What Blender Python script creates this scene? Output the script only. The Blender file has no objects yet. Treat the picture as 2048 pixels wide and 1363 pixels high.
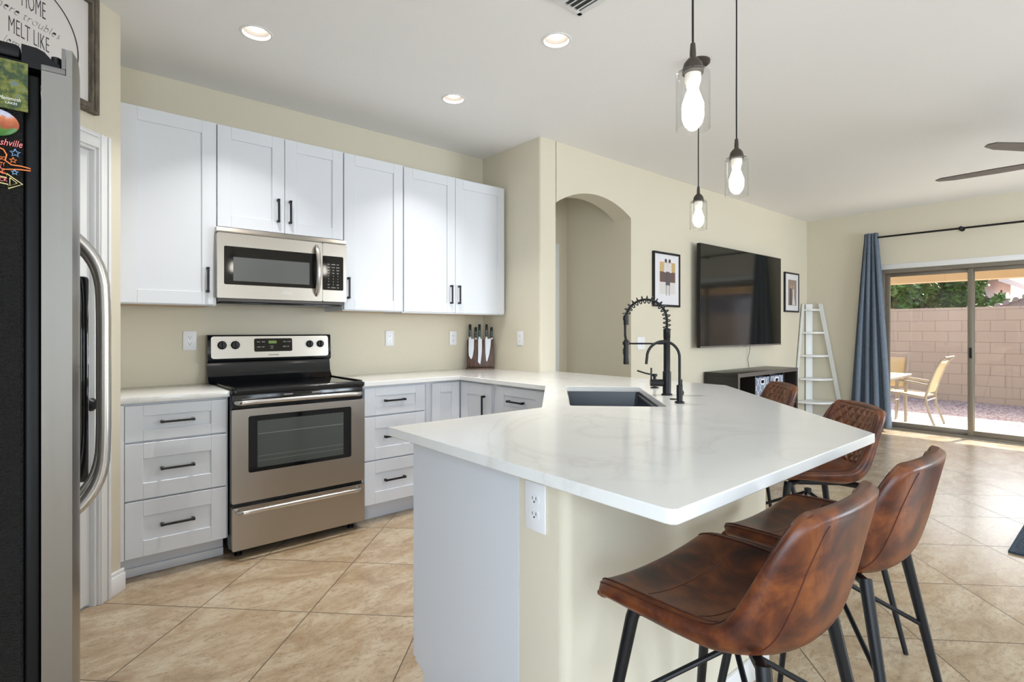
import bpy, bmesh, math, random
from mathutils import Matrix, Vector, noise
from mathutils.geometry import tessellate_polygon
R = math.radians
PI = math.pi
S2 = math.sqrt(0.5)
random.seed(7)
scene = bpy.context.scene
C = scene.collection

# ---------------------------------------------------------------- camera
H = 1.243
cd = bpy.data.cameras.new('camera')
cd.sensor_fit = 'HORIZONTAL'; cd.sensor_width = 36.0
cd.lens = 1073.0 / 2048 * 36
cd.shift_y = -22.0 / 2048
cd.clip_start = 0.02; cd.clip_end = 200
cam = bpy.data.objects.new('camera', cd); C.objects.link(cam)
cam.location = (0, 0, H)
cam.rotation_euler = (R(90), 0, R(49.65 - 90))
scene.camera = cam

# ---------------------------------------------------------------- view, world, sun
scene.view_settings.view_transform = 'Standard'
scene.view_settings.look = 'None'
scene.view_settings.gamma = 1
scene.view_settings.use_curve_mapping = False
scene.view_settings.exposure = 0.10
w = bpy.data.worlds.new('sky'); scene.world = w; w.use_nodes = True
nt = w.node_tree; nt.nodes.clear()
o_ = nt.nodes.new('ShaderNodeOutputWorld'); bg = nt.nodes.new('ShaderNodeBackground')
sk = nt.nodes.new('ShaderNodeTexSky'); sk.sky_type = 'NISHITA'; sk.sun_disc = False
sk.sun_elevation = R(48); sk.sun_rotation = R(80); sk.air_density = 1.0; sk.dust_density = 3.0
bg.inputs['Strength'].default_value = 0.54
nt.links.new(sk.outputs[0], bg.inputs[0]); nt.links.new(bg.outputs[0], o_.inputs[0])

def lamp(name, kind, loc, power, color=(1, 1, 1), rot=(0, 0, 0), **kw):
    l = bpy.data.lights.new(name, kind); l.energy = power; l.color = color
    for k, v in kw.items(): setattr(l, k, v)
    o = bpy.data.objects.new(name, l); C.objects.link(o); o.location = loc; o.rotation_euler = rot
    return o
sun = lamp('sun', 'SUN', (12, 0, 8), 14.0, (1.0, 0.96, 0.9), angle=R(0.6))
sd = Vector((-1.0, 0.22, -0.765)).normalized()
sun.rotation_euler = sd.to_track_quat('-Z', 'Y').to_euler()
# unseen fill lights added behind the camera, each in its own invented window opening
FILL_TINT = (0.80, 0.90, 1.0)
lamp('fill_light', 'AREA', (1.3, -3.22, 1.45), 28, FILL_TINT, (R(90), 0, 0), shape='RECTANGLE', size=1.3, size_y=1.5)
lamp('fill_light', 'AREA', (5.6, -3.22, 1.45), 155, FILL_TINT, (R(90), 0, 0), shape='RECTANGLE', size=2.3, size_y=1.5)
lamp('fill_light', 'AREA', (-0.87, -1.35, 1.3), 84, FILL_TINT, (R(90), 0, R(-90)), shape='RECTANGLE', size=2.9, size_y=1.9)

# ---------------------------------------------------------------- materials
def mat(name, col=(0.8, 0.8, 0.8), rough=0.5, metal=0.0, **kw):
    m = bpy.data.materials.new(name); m.use_nodes = True
    b = m.node_tree.nodes['Principled BSDF']
    b.inputs['Base Color'].default_value = (*col, 1); b.inputs['Roughness'].default_value = rough
    b.inputs['Metallic'].default_value = metal
    for k, v in kw.items():
        b.inputs[k.replace('_', ' ')].default_value = v
    return m
class NB:
    def __init__(s, m): s.m = m; s.t = m.node_tree; s.b = s.t.nodes.get('Principled BSDF')
    def n(s, t, **kw):
        x = s.t.nodes.new('ShaderNode' + t)
        for k, v in kw.items():
            if k in x.inputs.keys() if isinstance(k, str) else False: x.inputs[k].default_value = v
            else: setattr(x, k, v)
        return x
    def l(s, a, b): s.t.links.new(a, b)
    def coord(s, kind='Object', scale=(1, 1, 1), rot=(0, 0, 0), loc=(0, 0, 0)):
        tc = s.n('TexCoord'); mp = s.n('Mapping'); mp.inputs['Scale'].default_value = scale
        mp.inputs['Rotation'].default_value = rot; mp.inputs['Location'].default_value = loc
        if kind == 'Position':
            g = s.n('NewGeometry'); s.l(g.outputs['Position'], mp.inputs[0])
        else: s.l(tc.outputs[kind], mp.inputs[0])
        return mp.outputs[0]
    def noise(s, vec, scale, detail=4, rough=0.5, dist=0.0):
        x = s.n('TexNoise'); x.inputs['Scale'].default_value = scale; x.inputs['Detail'].default_value = detail
        x.inputs['Roughness'].default_value = rough; x.inputs['Distortion'].default_value = dist
        if vec is not None: s.l(vec, x.inputs['Vector'])
        return x.outputs['Fac']
    def ramp(s, fac, stops, interp='LINEAR'):
        x = s.n('ValToRGB'); x.color_ramp.interpolation = interp
        e = x.color_ramp.elements
        while len(e) < len(stops): e.new(0.5)
        for i, (p, c) in enumerate(stops):
            e[i].position = p; e[i].color = (*c, 1) if len(c) == 3 else c
        s.l(fac, x.inputs[0]); return x.outputs[0]
    def math(s, op, a, b=None, c=None):
        x = s.n('Math'); x.operation = op
        for i, v in enumerate((a, b, c)):
            if v is None: continue
            if isinstance(v, (int, float)): x.inputs[i].default_value = v
            else: s.l(v, x.inputs[i])
        return x.outputs[0]
    def mix(s, fac, a, b, mode='MIX'):
        x = s.n('Mix'); x.data_type = 'RGBA'; x.blend_type = mode
        for i, v in ((0, fac), (6, a), (7, b)):
            if isinstance(v, (int, float)): x.inputs[i].default_value = v
            elif isinstance(v, tuple): x.inputs[i].default_value = (*v, 1)
            else: s.l(v, x.inputs[i])
        return x.outputs[2]
    def bump(s, h, strength=0.2, dist=0.01):
        x = s.n('Bump'); x.inputs['Strength'].default_value = strength; x.inputs['Distance'].default_value = dist
        s.l(h, x.inputs['Height']); s.l(x.outputs[0], s.b.inputs['Normal'])
    def base(s, c): s.l(c, s.b.inputs['Base Color'])
    def rough(s, c): s.l(c, s.b.inputs['Roughness'])

def wall_mat(name, col):
    m = mat(name, col, 0.85); b = NB(m)
    v = b.coord('Position')
    b.bump(b.noise(v, 55, 5, 0.6, 0.6), 0.22, 0.004)
    return m
M_wall = wall_mat('beige_paint', (0.72, 0.665, 0.535))
M_ceil = wall_mat('ceiling_paint', (0.90, 0.895, 0.885))
M_trim = mat('white_trim', (0.82, 0.82, 0.82), 0.35)
M_cab = mat('white_lacquer', (0.725, 0.75, 0.80), 0.32)
M_cabin = mat('cabinet_underside_wood', (0.55, 0.40, 0.26), 0.5)
M_blk = mat('black_hardware', (0.008, 0.008, 0.009), 0.36, Specular_IOR_Level=0.35)
M_blkmat = mat('black_metal_legs', (0.007, 0.008, 0.010), 0.40, Specular_IOR_Level=0.35)
M_plate = mat('white_outlet_plastic', (0.86, 0.87, 0.9), 0.3)
M_slot = mat('outlet_slot', (0.02, 0.02, 0.02), 0.6)
M_blkglass = mat('black_glass', (0.006, 0.006, 0.007), 0.06)
M_gloss = mat('black_enamel', (0.008, 0.009, 0.011), 0.12)
M_winglass = mat('oven_window_reflection', (0.075, 0.085, 0.08), 0.09)  # reflection of the bright room is put into the grey base colour
M_chrome = mat('polished_steel', (0.60, 0.58, 0.56), 0.24, 1.0)
M_grey = mat('grey_plastic', (0.16, 0.15, 0.145), 0.45)
M_rubber = mat('black_gasket', (0.004, 0.004, 0.005), 0.4, Specular_IOR_Level=0.25)
M_lcd = mat('green_display', (0.03, 0.06, 0.01), 0.3); 
_b = NB(M_lcd).b; _b.inputs['Emission Color'].default_value = (0.35, 0.6, 0.08, 1); _b.inputs['Emission Strength'].default_value = 0.25
M_ink = mat('white_print', (0.75, 0.75, 0.75), 0.5)
M_dark_ink = mat('dark_print', (0.03, 0.03, 0.03), 0.6)

def steel(name, axis, col=(0.43, 0.395, 0.35), rough=0.33):
    m = mat(name, col, rough, 1.0); b = NB(m)
    sc = [140, 140, 140]; sc[axis] = 1.2
    f = b.noise(b.coord('Position', tuple(sc)), 1.0, 3, 0.6)
    b.rough(b.math('MULTIPLY_ADD', f, 0.10, rough - 0.05)); b.bump(f, 0.02, 0.0006)
    return m
M_steel = steel('brushed_steel', 0)
M_steelf = steel('brushed_steel_fridge', 2, (0.26, 0.25, 0.24), 0.32)

# quartz
M_quartz = mat('white_quartz', (0.8, 0.8, 0.79), 0.13); b = NB(M_quartz)
v = b.coord('Position', (1, 1, 1), (0, 0, R(25)))
n1 = b.noise(v, 1.6, 6, 0.55, 1.4); a1 = b.math('ABSOLUTE', b.math('SUBTRACT', n1, 0.5))
vein = b.ramp(a1, [(0.0, (1, 1, 1)), (0.012, (0.45, 0.45, 0.45)), (0.05, (0, 0, 0))])
n2 = b.noise(v, 0.9, 3)
msk = b.math('MULTIPLY', vein, b.ramp(n2, [(0.42, (0, 0, 0)), (0.62, (1, 1, 1))]))
c = b.mix(b.math('MULTIPLY', msk, 0.38), (0.80, 0.80, 0.785), (0.60, 0.575, 0.53))
fl = b.noise(v, 7, 5, 0.6)
c = b.mix(b.ramp(fl, [(0.5, (0, 0, 0)), (0.8, (0.22, 0.22, 0.22))]), c, (0.70, 0.70, 0.69)); b.base(c)

# floor tile laid at 45 degrees
M_floor = mat('travertine_tile', (0.6, 0.45, 0.32), 0.2, Coat_Weight=0.35, Coat_Roughness=0.30); b = NB(M_floor)
g = b.n('NewGeometry'); sp = b.n('SeparateXYZ'); b.l(g.outputs['Position'], sp.inputs[0])
X_, Y_ = sp.outputs[0], sp.outputs[1]
P = 0.508
u_ = b.math('MULTIPLY', b.math('ADD', X_, Y_), S2); v_ = b.math('MULTIPLY', b.math('SUBTRACT', Y_, X_), S2)
ut = b.math('DIVIDE', b.math('SUBTRACT', u_, 0.253), P); vt = b.math('DIVIDE', b.math('SUBTRACT', v_, 0.065), P)
fu, fv = b.math('FRACT', ut), b.math('FRACT', vt)
def edge(f): return b.math('MINIMUM', f, b.math('SUBTRACT', 1.0, f))
ed = b.math('MINIMUM', edge(fu), edge(fv))
grout = b.math('LESS_THAN', ed, 0.0046)
cu, cv = b.math('FLOOR', ut), b.math('FLOOR', vt)
wn = b.n('TexWhiteNoise'); wn.noise_dimensions = '2D'
cb = b.n('CombineXYZ'); b.l(cu, cb.inputs[0]); b.l(cv, cb.inputs[1]); b.l(cb.outputs[0], wn.inputs['Vector'])
# noise coordinates jump from tile to tile, turned by the tile's own random number
va = b.n('VectorMath'); va.operation = 'MULTIPLY_ADD'; b.l(wn.outputs['Color'], va.inputs[0])
va.inputs[1].default_value = (9, 9, 9); b.l(g.outputs['Position'], va.inputs[2])
mp = b.n('Mapping'); mp.inputs['Scale'].default_value = (1.0, 1.9, 1); mp.inputs['Rotation'].default_value = (0, 0, R(20)); b.l(va.outputs[0], mp.inputs[0])
nA = b.noise(mp.outputs[0], 3.2, 10, 0.68, 0.8); nB = b.noise(mp.outputs[0], 7.0, 8, 0.72, 1.5); nC = b.noise(mp.outputs[0], 28, 8, 0.7, 0.5)
c = b.ramp(nA, [(0.28, (0.30, 0.20, 0.115)), (0.45, (0.44, 0.325, 0.205)), (0.58, (0.53, 0.425, 0.295)), (0.72, (0.58, 0.50, 0.375))])
vv = b.ramp(b.math('ABSOLUTE', b.math('SUBTRACT', nB, 0.5)), [(0.0, (1, 1, 1)), (0.022, (0, 0, 0))])
vv = b.math('MULTIPLY', vv, b.ramp(nC, [(0.42, (0, 0, 0)), (0.6, (1, 1, 1))]))
c = b.mix(b.math('MULTIPLY', vv, 0.9), c, (0.16, 0.105, 0.06))
c = b.mix(b.ramp(nC, [(0.50, (0, 0, 0)), (0.72, (0.7, 0.7, 0.7))]), c, (0.36, 0.24, 0.145))
c = b.mix(grout, c, (0.10, 0.07, 0.042)); b.base(c)
b.rough(b.math('ADD', b.math('MULTIPLY', grout, 0.5), b.math('MULTIPLY_ADD', nA, 0.12, 0.16)))
b.bump(b.math('SUBTRACT', b.math('MULTIPLY', nA, 0.15), grout), 0.18, 0.002)

# leather
M_leather = mat('brown_leather', (0.2, 0.06, 0.02), 0.34); b = NB(M_leather)
v = b.coord('Object'); n1 = b.noise(v, 9, 6, 0.6, 0.7); n2 = b.noise(v, 320, 3, 0.6)
c = b.ramp(n1, [(0.32, (0.022, 0.006, 0.004)), (0.46, (0.085, 0.020, 0.008)), (0.58, (0.175, 0.048, 0.012)), (0.75, (0.27, 0.088, 0.024))]); b.base(c)
b.rough(b.math('MULTIPLY_ADD', n1, 0.14, 0.29)); b.bump(b.math('ADD', n2, b.math('MULTIPLY', n1, 0.8)), 0.10, 0.002)
M_leather2 = mat('quilted_leather', (0.16, 0.05, 0.02), 0.38); b = NB(M_leather2)
v = b.coord('Object'); n1 = b.noise(v, 14, 6, 0.6, 0.7)
b.base(b.ramp(n1, [(0.3, (0.075, 0.024, 0.010)), (0.6, (0.175, 0.062, 0.025)), (0.8, (0.25, 0.10, 0.045))]))
M_seam = mat('leather_seam', (0.07, 0.02, 0.012), 0.5)
# fridge side
M_fr = mat('black_textured_side', (0.004, 0.004, 0.0045), 0.2); b = NB(M_fr)
v = b.coord('Position'); b.bump(b.noise(v, 420, 2, 0.5), 1.0, 0.006); b.b.inputs['Specular IOR Level'].default_value = 0.35
# glass (thin panes: clear with the reflection of glass)
def thin_glass(name, tint=(0.95, 0.97, 0.96), refl=1.5, extra=0.0):
    m = bpy.data.materials.new(name); m.use_nodes = True; t = m.node_tree; t.nodes.clear()
    o = t.nodes.new('ShaderNodeOutputMaterial'); mx = t.nodes.new('ShaderNodeMixShader')
    tr = t.nodes.new('ShaderNodeBsdfTransparent'); gl = t.nodes.new('ShaderNodeBsdfGlossy'); fr = t.nodes.new('ShaderNodeLayerWeight')
    ad = t.nodes.new('ShaderNodeMath'); ad.operation = 'ADD'; ad.inputs[1].default_value = extra; ad.use_clamp = True
    tr.inputs[0].default_value = (*tint, 1); gl.inputs['Roughness'].default_value = 0.02; fr.inputs['Blend'].default_value = 0.5; pw_ = t.nodes.new('ShaderNodeMath'); pw_.operation = 'POWER'; pw_.inputs[1].default_value = 4.0; ml_ = t.nodes.new('ShaderNodeMath'); ml_.operation = 'MULTIPLY'; ml_.inputs[1].default_value = refl
    t.links.new(fr.outputs['Facing'], pw_.inputs[0]); t.links.new(pw_.outputs[0], ml_.inputs[0]); t.links.new(ml_.outputs[0], ad.inputs[0]); t.links.new(ad.outputs[0], mx.inputs[0]); t.links.new(tr.outputs[0], mx.inputs[1])
    t.links.new(gl.outputs[0], mx.inputs[2]); t.links.new(mx.outputs[0], o.inputs[0])
    return m
M_pane = thin_glass('door_glass', (0.95, 0.965, 0.96), 0.6, 0.04)
M_shade = thin_glass('clear_glass_shade', (0.97, 0.97, 0.965), 0.75, 0.035)
def emit(name, col, st):
    m = mat(name, col, 0.5); bb = NB(m).b
    bb.inputs['Emission Color'].default_value = (*col, 1); bb.inputs['Emission Strength'].default_value = st
    return m
M_bulb = emit('lit_bulb', (1.0, 0.93, 0.83), 26.0)
M_down = emit('lit_downlight', (1.0, 0.95, 0.88), 9.0)
M_baffle = mat('downlight_baffle', (0.20, 0.18, 0.155), 0.5)
M_bronze = mat('bronze_metal', (0.065, 0.052, 0.042), 0.42, 0.4)
M_bronzeframe = mat('bronze_door_frame', (0.235, 0.205, 0.165), 0.4, 0.35)
M_dkwood = mat('black_brown_shelf', (0.022, 0.018, 0.015), 0.33)
b = NB(M_dkwood); f = b.noise(b.coord('Position', (3, 60, 60)), 1, 4); b.bump(f, 0.08, 0.001)
M_ledge = mat('worn_shelf_edge', (0.11, 0.095, 0.085), 0.45)
M_walnut = mat('dark_walnut', (0.10, 0.05, 0.03), 0.4); b = NB(M_walnut)
f = b.noise(b.coord('Position', (60, 60, 5)), 1, 5, 0.6, 0.6); b.base(b.ramp(f, [(0.3, (0.075, 0.036, 0.024)), (0.7, (0.20, 0.105, 0.07))]))
M_framewood = mat('weathered_frame_wood', (0.12, 0.09, 0.06), 0.7); b = NB(M_framewood)
f = b.noise(b.coord('Object', (30, 30, 6)), 2, 6, 0.7, 0.5); b.base(b.ramp(f, [(0.3, (0.055, 0.042, 0.03)), (0.7, (0.20, 0.165, 0.125))]))
M_signboard = mat('whitewashed_board', (0.74, 0.70, 0.68), 0.6)
M_screen = mat('tv_screen', (0.012, 0.012, 0.010), 0.07)
M_mount = mat('dark_mount', (0.02, 0.02, 0.02), 0.5)
M_matboard = mat('picture_mat', (0.80, 0.79, 0.83), 0.5)
M_curt = mat('blue_grey_curtain', (0.10, 0.135, 0.19), 0.9); b = NB(M_curt)
f = b.noise(b.coord('Object', (60, 60, 8)), 3, 5, 0.7); b.base(b.ramp(f, [(0.3, (0.10, 0.13, 0.175)), (0.75, (0.20, 0.245, 0.31))]))
M_shelfw = mat('white_shelf_paint', (0.84, 0.84, 0.83), 0.4)
M_rug = mat('blue_woven_rug', (0.03, 0.045, 0.07), 0.95); b = NB(M_rug)
f = b.noise(b.coord('Object', (8, 90, 8)), 2, 5, 0.7); b.base(b.ramp(f, [(0.3, (0.014, 0.022, 0.038)), (0.7, (0.075, 0.11, 0.15))])); b.bump(f, 0.8, 0.01)
M_sinkm = mat('dark_composite_sink', (0.018, 0.022, 0.032), 0.3)
M_blade = mat('fan_blade_dark', (0.03, 0.026, 0.022), 0.35)
M_knife = mat('knife_steel', (0.55, 0.55, 0.57), 0.38, 1.0)
M_khandle = mat('dark_green_handle', (0.012, 0.03, 0.026), 0.25)
# outdoors
M_conc = mat('patio_concrete', (0.62, 0.57, 0.50), 0.85); b = NB(M_conc); b.bump(b.noise(b.coord('Position'), 60, 5), 0.2, 0.004)
M_gravel = mat('pink_grey_gravel', (0.4, 0.3, 0.28), 0.95); b = NB(M_gravel)
vo = b.n('TexVoronoi'); vo.inputs['Scale'].default_value = 38; b.l(b.coord('Position'), vo.inputs['Vector'])
sc_ = b.n('SeparateColor'); b.l(vo.outputs['Color'], sc_.inputs[0])
b.base(b.ramp(sc_.outputs[0], [(0.0, (0.16, 0.115, 0.12)), (0.5, (0.42, 0.31, 0.29)), (1.0, (0.68, 0.56, 0.52))])); b.bump(vo.outputs['Distance'], 1.0, 0.02)
M_block = mat('tan_block', (0.56, 0.43, 0.35), 0.9); b = NB(M_block)
br = b.n('TexBrick'); br.offset = 0.5
cx = b.n('CombineXYZ'); g = b.n('NewGeometry'); sp = b.n('SeparateXYZ'); b.l(g.outputs['Position'], sp.inputs[0])
b.l(sp.outputs[1], cx.inputs[0]); b.l(sp.outputs[2], cx.inputs[1]); b.l(cx.outputs[0], br.inputs['Vector'])
br.inputs['Scale'].default_value = 1.0; br.inputs['Brick Width'].default_value = 0.406; br.inputs['Row Height'].default_value = 0.203
br.inputs['Mortar Size'].default_value = 0.006; br.inputs['Mortar Smooth'].default_value = 0.3
br.inputs['Color1'].default_value = (0.49, 0.39, 0.31, 1); br.inputs['Color2'].default_value = (0.46, 0.365, 0.295, 1); br.inputs['Mortar'].default_value = (0.33, 0.26, 0.21, 1)
b.base(br.outputs['Color']); b.bump(b.math('SUBTRACT', b.math('MULTIPLY', b.noise(b.coord('Position'), 30, 5), 0.3), br.outputs['Fac']), 0.4, 0.01)
M_stucco = mat('tan_stucco', (0.72, 0.55, 0.36), 0.9)
M_stucco2 = mat('pink_stucco', (0.62, 0.50, 0.44), 0.9)
M_roof = mat('grey_clay_tile', (0.30, 0.24, 0.23), 0.8)
M_leaf = mat('leaf_green', (0.10, 0.20, 0.03), 0.6); b = NB(M_leaf)
f = b.noise(b.coord('Object'), 2.2, 4); b.base(b.ramp(f, [(0.3, (0.045, 0.11, 0.02)), (0.7, (0.22, 0.34, 0.06))]))
M_bark = mat('bark', (0.12, 0.085, 0.055), 0.9)
M_alu = mat('taupe_aluminium', (0.36, 0.31, 0.26), 0.4, 0.4)
M_sling = mat('tan_sling', (0.66, 0.52, 0.32), 0.8)
M_tabletop = mat('patio_table_glass', (0.70, 0.68, 0.66), 0.25)

# ---------------------------------------------------------------- mesh helpers
WM = {}
class MB:
    def __init__(s, M=None): s.bm = bmesh.new(); s.M = M or Matrix()
    def _new(s, verts, faces, bevel=0, seg=2):
        vs = [s.bm.verts.new(s.M @ Vector(v)) for v in verts]
        fs = [s.bm.faces.new([vs[i] for i in f]) for f in faces]
        if bevel:
            es = set(e for f in fs for e in f.edges)
            bmesh.ops.bevel(s.bm, geom=list(es), offset=bevel, segments=seg, affect='EDGES', profile=0.5, clamp_overlap=True)
        return s
    def box(s, x0, x1, y0, y1, z0, z1, bevel=0, seg=2):
        x0, x1 = min(x0, x1), max(x0, x1); y0, y1 = min(y0, y1), max(y0, y1); z0, z1 = min(z0, z1), max(z0, z1)
        v = [(x0, y0, z0), (x1, y0, z0), (x1, y1, z0), (x0, y1, z0), (x0, y0, z1), (x1, y0, z1), (x1, y1, z1), (x0, y1, z1)]
        return s._new(v, [(0, 3, 2, 1), (4, 5, 6, 7), (0, 1, 5, 4), (1, 2, 6, 5), (2, 3, 7, 6), (3, 0, 4, 7)], bevel, seg)
    def prism(s, pts, z0, z1, bevel=0, axis='z', holes=()):
        """polygon (ccw) extruded; axis y: points are (x,z), extruded in y; axis x: points are (y,z)"""
        def mk(p, q):
            if axis == 'z': return (p[0], p[1], q)
            if axis == 'y': return (p[0], q, p[1])
            return (q, p[0], p[1])
        loops = [list(pts)] + [list(h) for h in holes]
        flat = [p for l in loops for p in l]; n = len(flat)
        tris = tessellate_polygon([[Vector((p[0], p[1], 0)) for p in l] for l in loops])
        v = [mk(p, z0) for p in flat] + [mk(p, z1) for p in flat]
        if len(loops) == 1 and len(pts) < 90 and bevel:
            f = [tuple(range(n)), tuple(range(2 * n - 1, n - 1, -1))]
        else:
            f = [tuple(t) for t in tris] + [tuple(n + i for i in reversed(t)) for t in tris]
        o = 0
        for l in loops:
            k = len(l)
            for i in range(k):
                a, c = o + i, o + (i + 1) % k
                f.append((a, c, c + n, a + n))
            o += k
        s._new(v, f, bevel); bmesh.ops.recalc_face_normals(s.bm, faces=s.bm.faces[:]); return s
    def tube(s, pts, r, seg=10, caps=True, flat=None):
        pts = [Vector(p) for p in pts]; n = len(pts)
        rs = r if isinstance(r, (list, tuple)) else [r] * n
        rings = []; up = None
        for i, p in enumerate(pts):
            d = (pts[min(i + 1, n - 1)] - pts[max(i - 1, 0)]).normalized()
            if up is None:
                up = Vector((0, 0, 1)) if abs(d.z) < 0.9 else Vector((1, 0, 0))
            a = d.cross(up)
            if a.length < 1e-5: a = d.orthogonal()
            a.normalize(); c = a.cross(d).normalized(); up = c
            rr = rs[i]; fl = flat or 1.0
            rings.append([s.bm.verts.new(s.M @ (p + a * math.cos(2 * PI * k / seg) * rr + c * math.sin(2 * PI * k / seg) * rr * fl)) for k in range(seg)])
        for i in range(n - 1):
            for k in range(seg):
                s.bm.faces.new((rings[i][k], rings[i][(k + 1) % seg], rings[i + 1][(k + 1) % seg], rings[i + 1][k]))
        if caps: s.bm.faces.new(rings[0][::-1]); s.bm.faces.new(rings[-1])
        return s
    def cyl(s, p0, p1, r0, r1=None, seg=20): return s.tube([p0, p1], [r0, r1 if r1 is not None else r0], seg)
    def lathe(s, prof, c=(0, 0, 0), axis=(0, 0, 1), seg=28, close=True):
        ax = Vector(axis).normalized(); q = Vector((0, 0, 1)).rotation_difference(ax); c = Vector(c)
        rings = []
        for (r, z) in prof:
            if r < 1e-6: rings.append([s.bm.verts.new(s.M @ (c + q @ Vector((0, 0, z))))])
            else: rings.append([s.bm.verts.new(s.M @ (c + q @ Vector((r * math.cos(2 * PI * k / seg), r * math.sin(2 * PI * k / seg), z)))) for k in range(seg)])
        for A, B in zip(rings, rings[1:]):
            for k in range(seg):
                k2 = (k + 1) % seg
                if len(A) == 1 and len(B) == 1: continue
                if len(A) == 1: s.bm.faces.new((A[0], B[k2], B[k]))
                elif len(B) == 1: s.bm.faces.new((A[k], A[k2], B[0]))
                else: s.bm.faces.new((A[k], A[k2], B[k2], B[k]))
        return s
    def grid(s, rows):
        vs = [[s.bm.verts.new(s.M @ Vector(p)) for p in r] for r in rows]
        for a, c in zip(vs, vs[1:]):
            for i in range(len(a) - 1): s.bm.faces.new((a[i], a[i + 1], c[i + 1], c[i]))
        return s
    def text(s, body, origin, right, up, size, xs=1.0, depth=0.0004, align='LEFT', shear=0.0, thin=0.0):
        cu = bpy.data.curves.new('writing', 'FONT'); cu.body = body; cu.size = size; cu.align_x = align; cu.shear = shear; cu.resolution_u = 2; cu.offset = -thin
        cu.extrude = depth
        ob = bpy.data.objects.new('writing', cu); C.objects.link(ob)
        dg = bpy.context.evaluated_depsgraph_get(); me = bpy.data.meshes.new_from_object(ob.evaluated_get(dg))
        r = Vector(right).normalized(); u = Vector(up).normalized(); n = r.cross(u); O = Vector(origin)
        vs = [s.bm.verts.new(s.M @ (O + r * p.co.x * xs + u * p.co.y + n * p.co.z)) for p in me.vertices]
        for f in me.polygons:
            try: s.bm.faces.new([vs[i] for i in f.vertices])
            except ValueError: pass
        bpy.data.objects.remove(ob); bpy.data.curves.remove(cu); bpy.data.meshes.remove(me)
        return s
    def build(s, name, m, parent=None, smooth=True, ang=35, label=None):
        if parent is not None:
            inv = WM.get(parent, Matrix()).inverted(); s.bm.transform(inv)
        bmesh.ops.recalc_face_normals(s.bm, faces=s.bm.faces[:])
        me = bpy.data.meshes.new(name); s.bm.to_mesh(me); s.bm.free()
        if smooth:
            for p in me.polygons: p.use_smooth = True
            me.set_sharp_from_angle(angle=R(ang))
        me.materials.append(m)
        o = bpy.data.objects.new(name, me); C.objects.link(o)
        if parent is not None: o.parent = parent; WM[o] = WM.get(parent, Matrix())
        if label: o['label'] = label
        return o
def thing(name, label, cat, loc=(0, 0, 0), rotz=0.0, group=None):
    o = bpy.data.objects.new(name, None); C.objects.link(o); o.empty_display_size = 0.1
    o.location = loc; o.rotation_euler = (0, 0, rotz); WM[o] = Matrix.Translation(Vector(loc)) @ Matrix.Rotation(rotz, 4, 'Z')
    o['label'] = label; o['category'] = cat
    if group: o['group'] = group
    return o
def tag(o, label, cat, group=None, kind=None):
    o['label'] = label; o['category'] = cat
    if group: o['group'] = group
    if kind: o['kind'] = kind
    return o
def struct(o, label=None):
    o['kind'] = 'structure'
    if label: o['label'] = label
    return o
def dup(root, loc, rotz, label, group=None):
    r = root.copy(); C.objects.link(r); r.location = loc; r.rotation_euler = (0, 0, rotz); r['label'] = label
    if group: r['group'] = group
    def rec(a, p):
        for ch in list(a.children):
            if ch.type == 'LIGHT' or ch.type in ('MESH', 'EMPTY'):
                c = ch.copy(); C.objects.link(c); c.parent = p; rec(ch, c)
    rec(root, r)
    return r
def bez(p0, p1, p2, p3, n=10):
    return [tuple((1 - t) ** 3 * a + 3 * (1 - t) ** 2 * t * b_ + 3 * (1 - t) * t * t * c_ + t ** 3 * d_ for a, b_, c_, d_ in zip(p0, p1, p2, p3)) for t in [i / n for i in range(n + 1)]]
def circle(cx, cy, r, n=40): return [(cx + r * math.cos(2 * PI * i / n), cy + r * math.sin(2 * PI * i / n)) for i in range(n)]
def frame(origin, xdir):
    """local frame: x along xdir, y = left of it, z up"""
    x = Vector((xdir[0], xdir[1], 0)).normalized(); y = Vector((-x.y, x.x, 0))
    m = Matrix(((x.x, y.x, 0, origin[0]), (x.y, y.y, 0, origin[1]), (0, 0, 1, origin[2]), (0, 0, 0, 1)))
    return m
def rrect(x0, x1, y0, y1, r, n=5):
    p = []
    for cx, cy, a in ((x1 - r, y0 + r, -90), (x1 - r, y1 - r, 0), (x0 + r, y1 - r, 90), (x0 + r, y0 + r, 180)):
        for i in range(n + 1):
            t = R(a + 90 * i / n); p.append((cx + r * math.cos(t), cy + r * math.sin(t)))
    return p

# ================================================================= THE ROOM
CZ = 2.743; YB = 3.765
struct(MB().box(-0.95, 8.1, -3.35, 4.6, -0.12, 0.0).build('floor', M_floor, smooth=False), 'beige travertine-look tile floor laid diagonally')
DL = [(0.772, 2.905), (1.968, 2.904), (1.977, 1.971)]
struct(MB().prism([(-0.95, -3.35), (8.1, -3.35), (8.1, 4.6), (-0.95, 4.6)], CZ, CZ + 0.02, holes=[circle(x, y, 0.068, 32) for x, y in DL]).build('ceiling', M_ceil, smooth=False), 'smooth off-white ceiling')
struct(MB().box(-1.1, 8.3, -3.5, 4.75, CZ + 0.2, CZ + 0.3).build('sky_blocker', M_ceil, smooth=False), 'unseen slab added above the ceiling to block sky light')  # unseen slab, added to keep sky light out of the downlight holes
struct(MB().box(0.10, 2.86, YB, YB + 0.12, 0, CZ).build('wall_back', M_wall, smooth=False), 'beige kitchen back wall')
struct(MB().box(0.115, 0.235, 3.17, YB, 0, CZ, 0.004).build('wall_left', M_wall), 'short beige wall at the left end of the cabinets')
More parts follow.
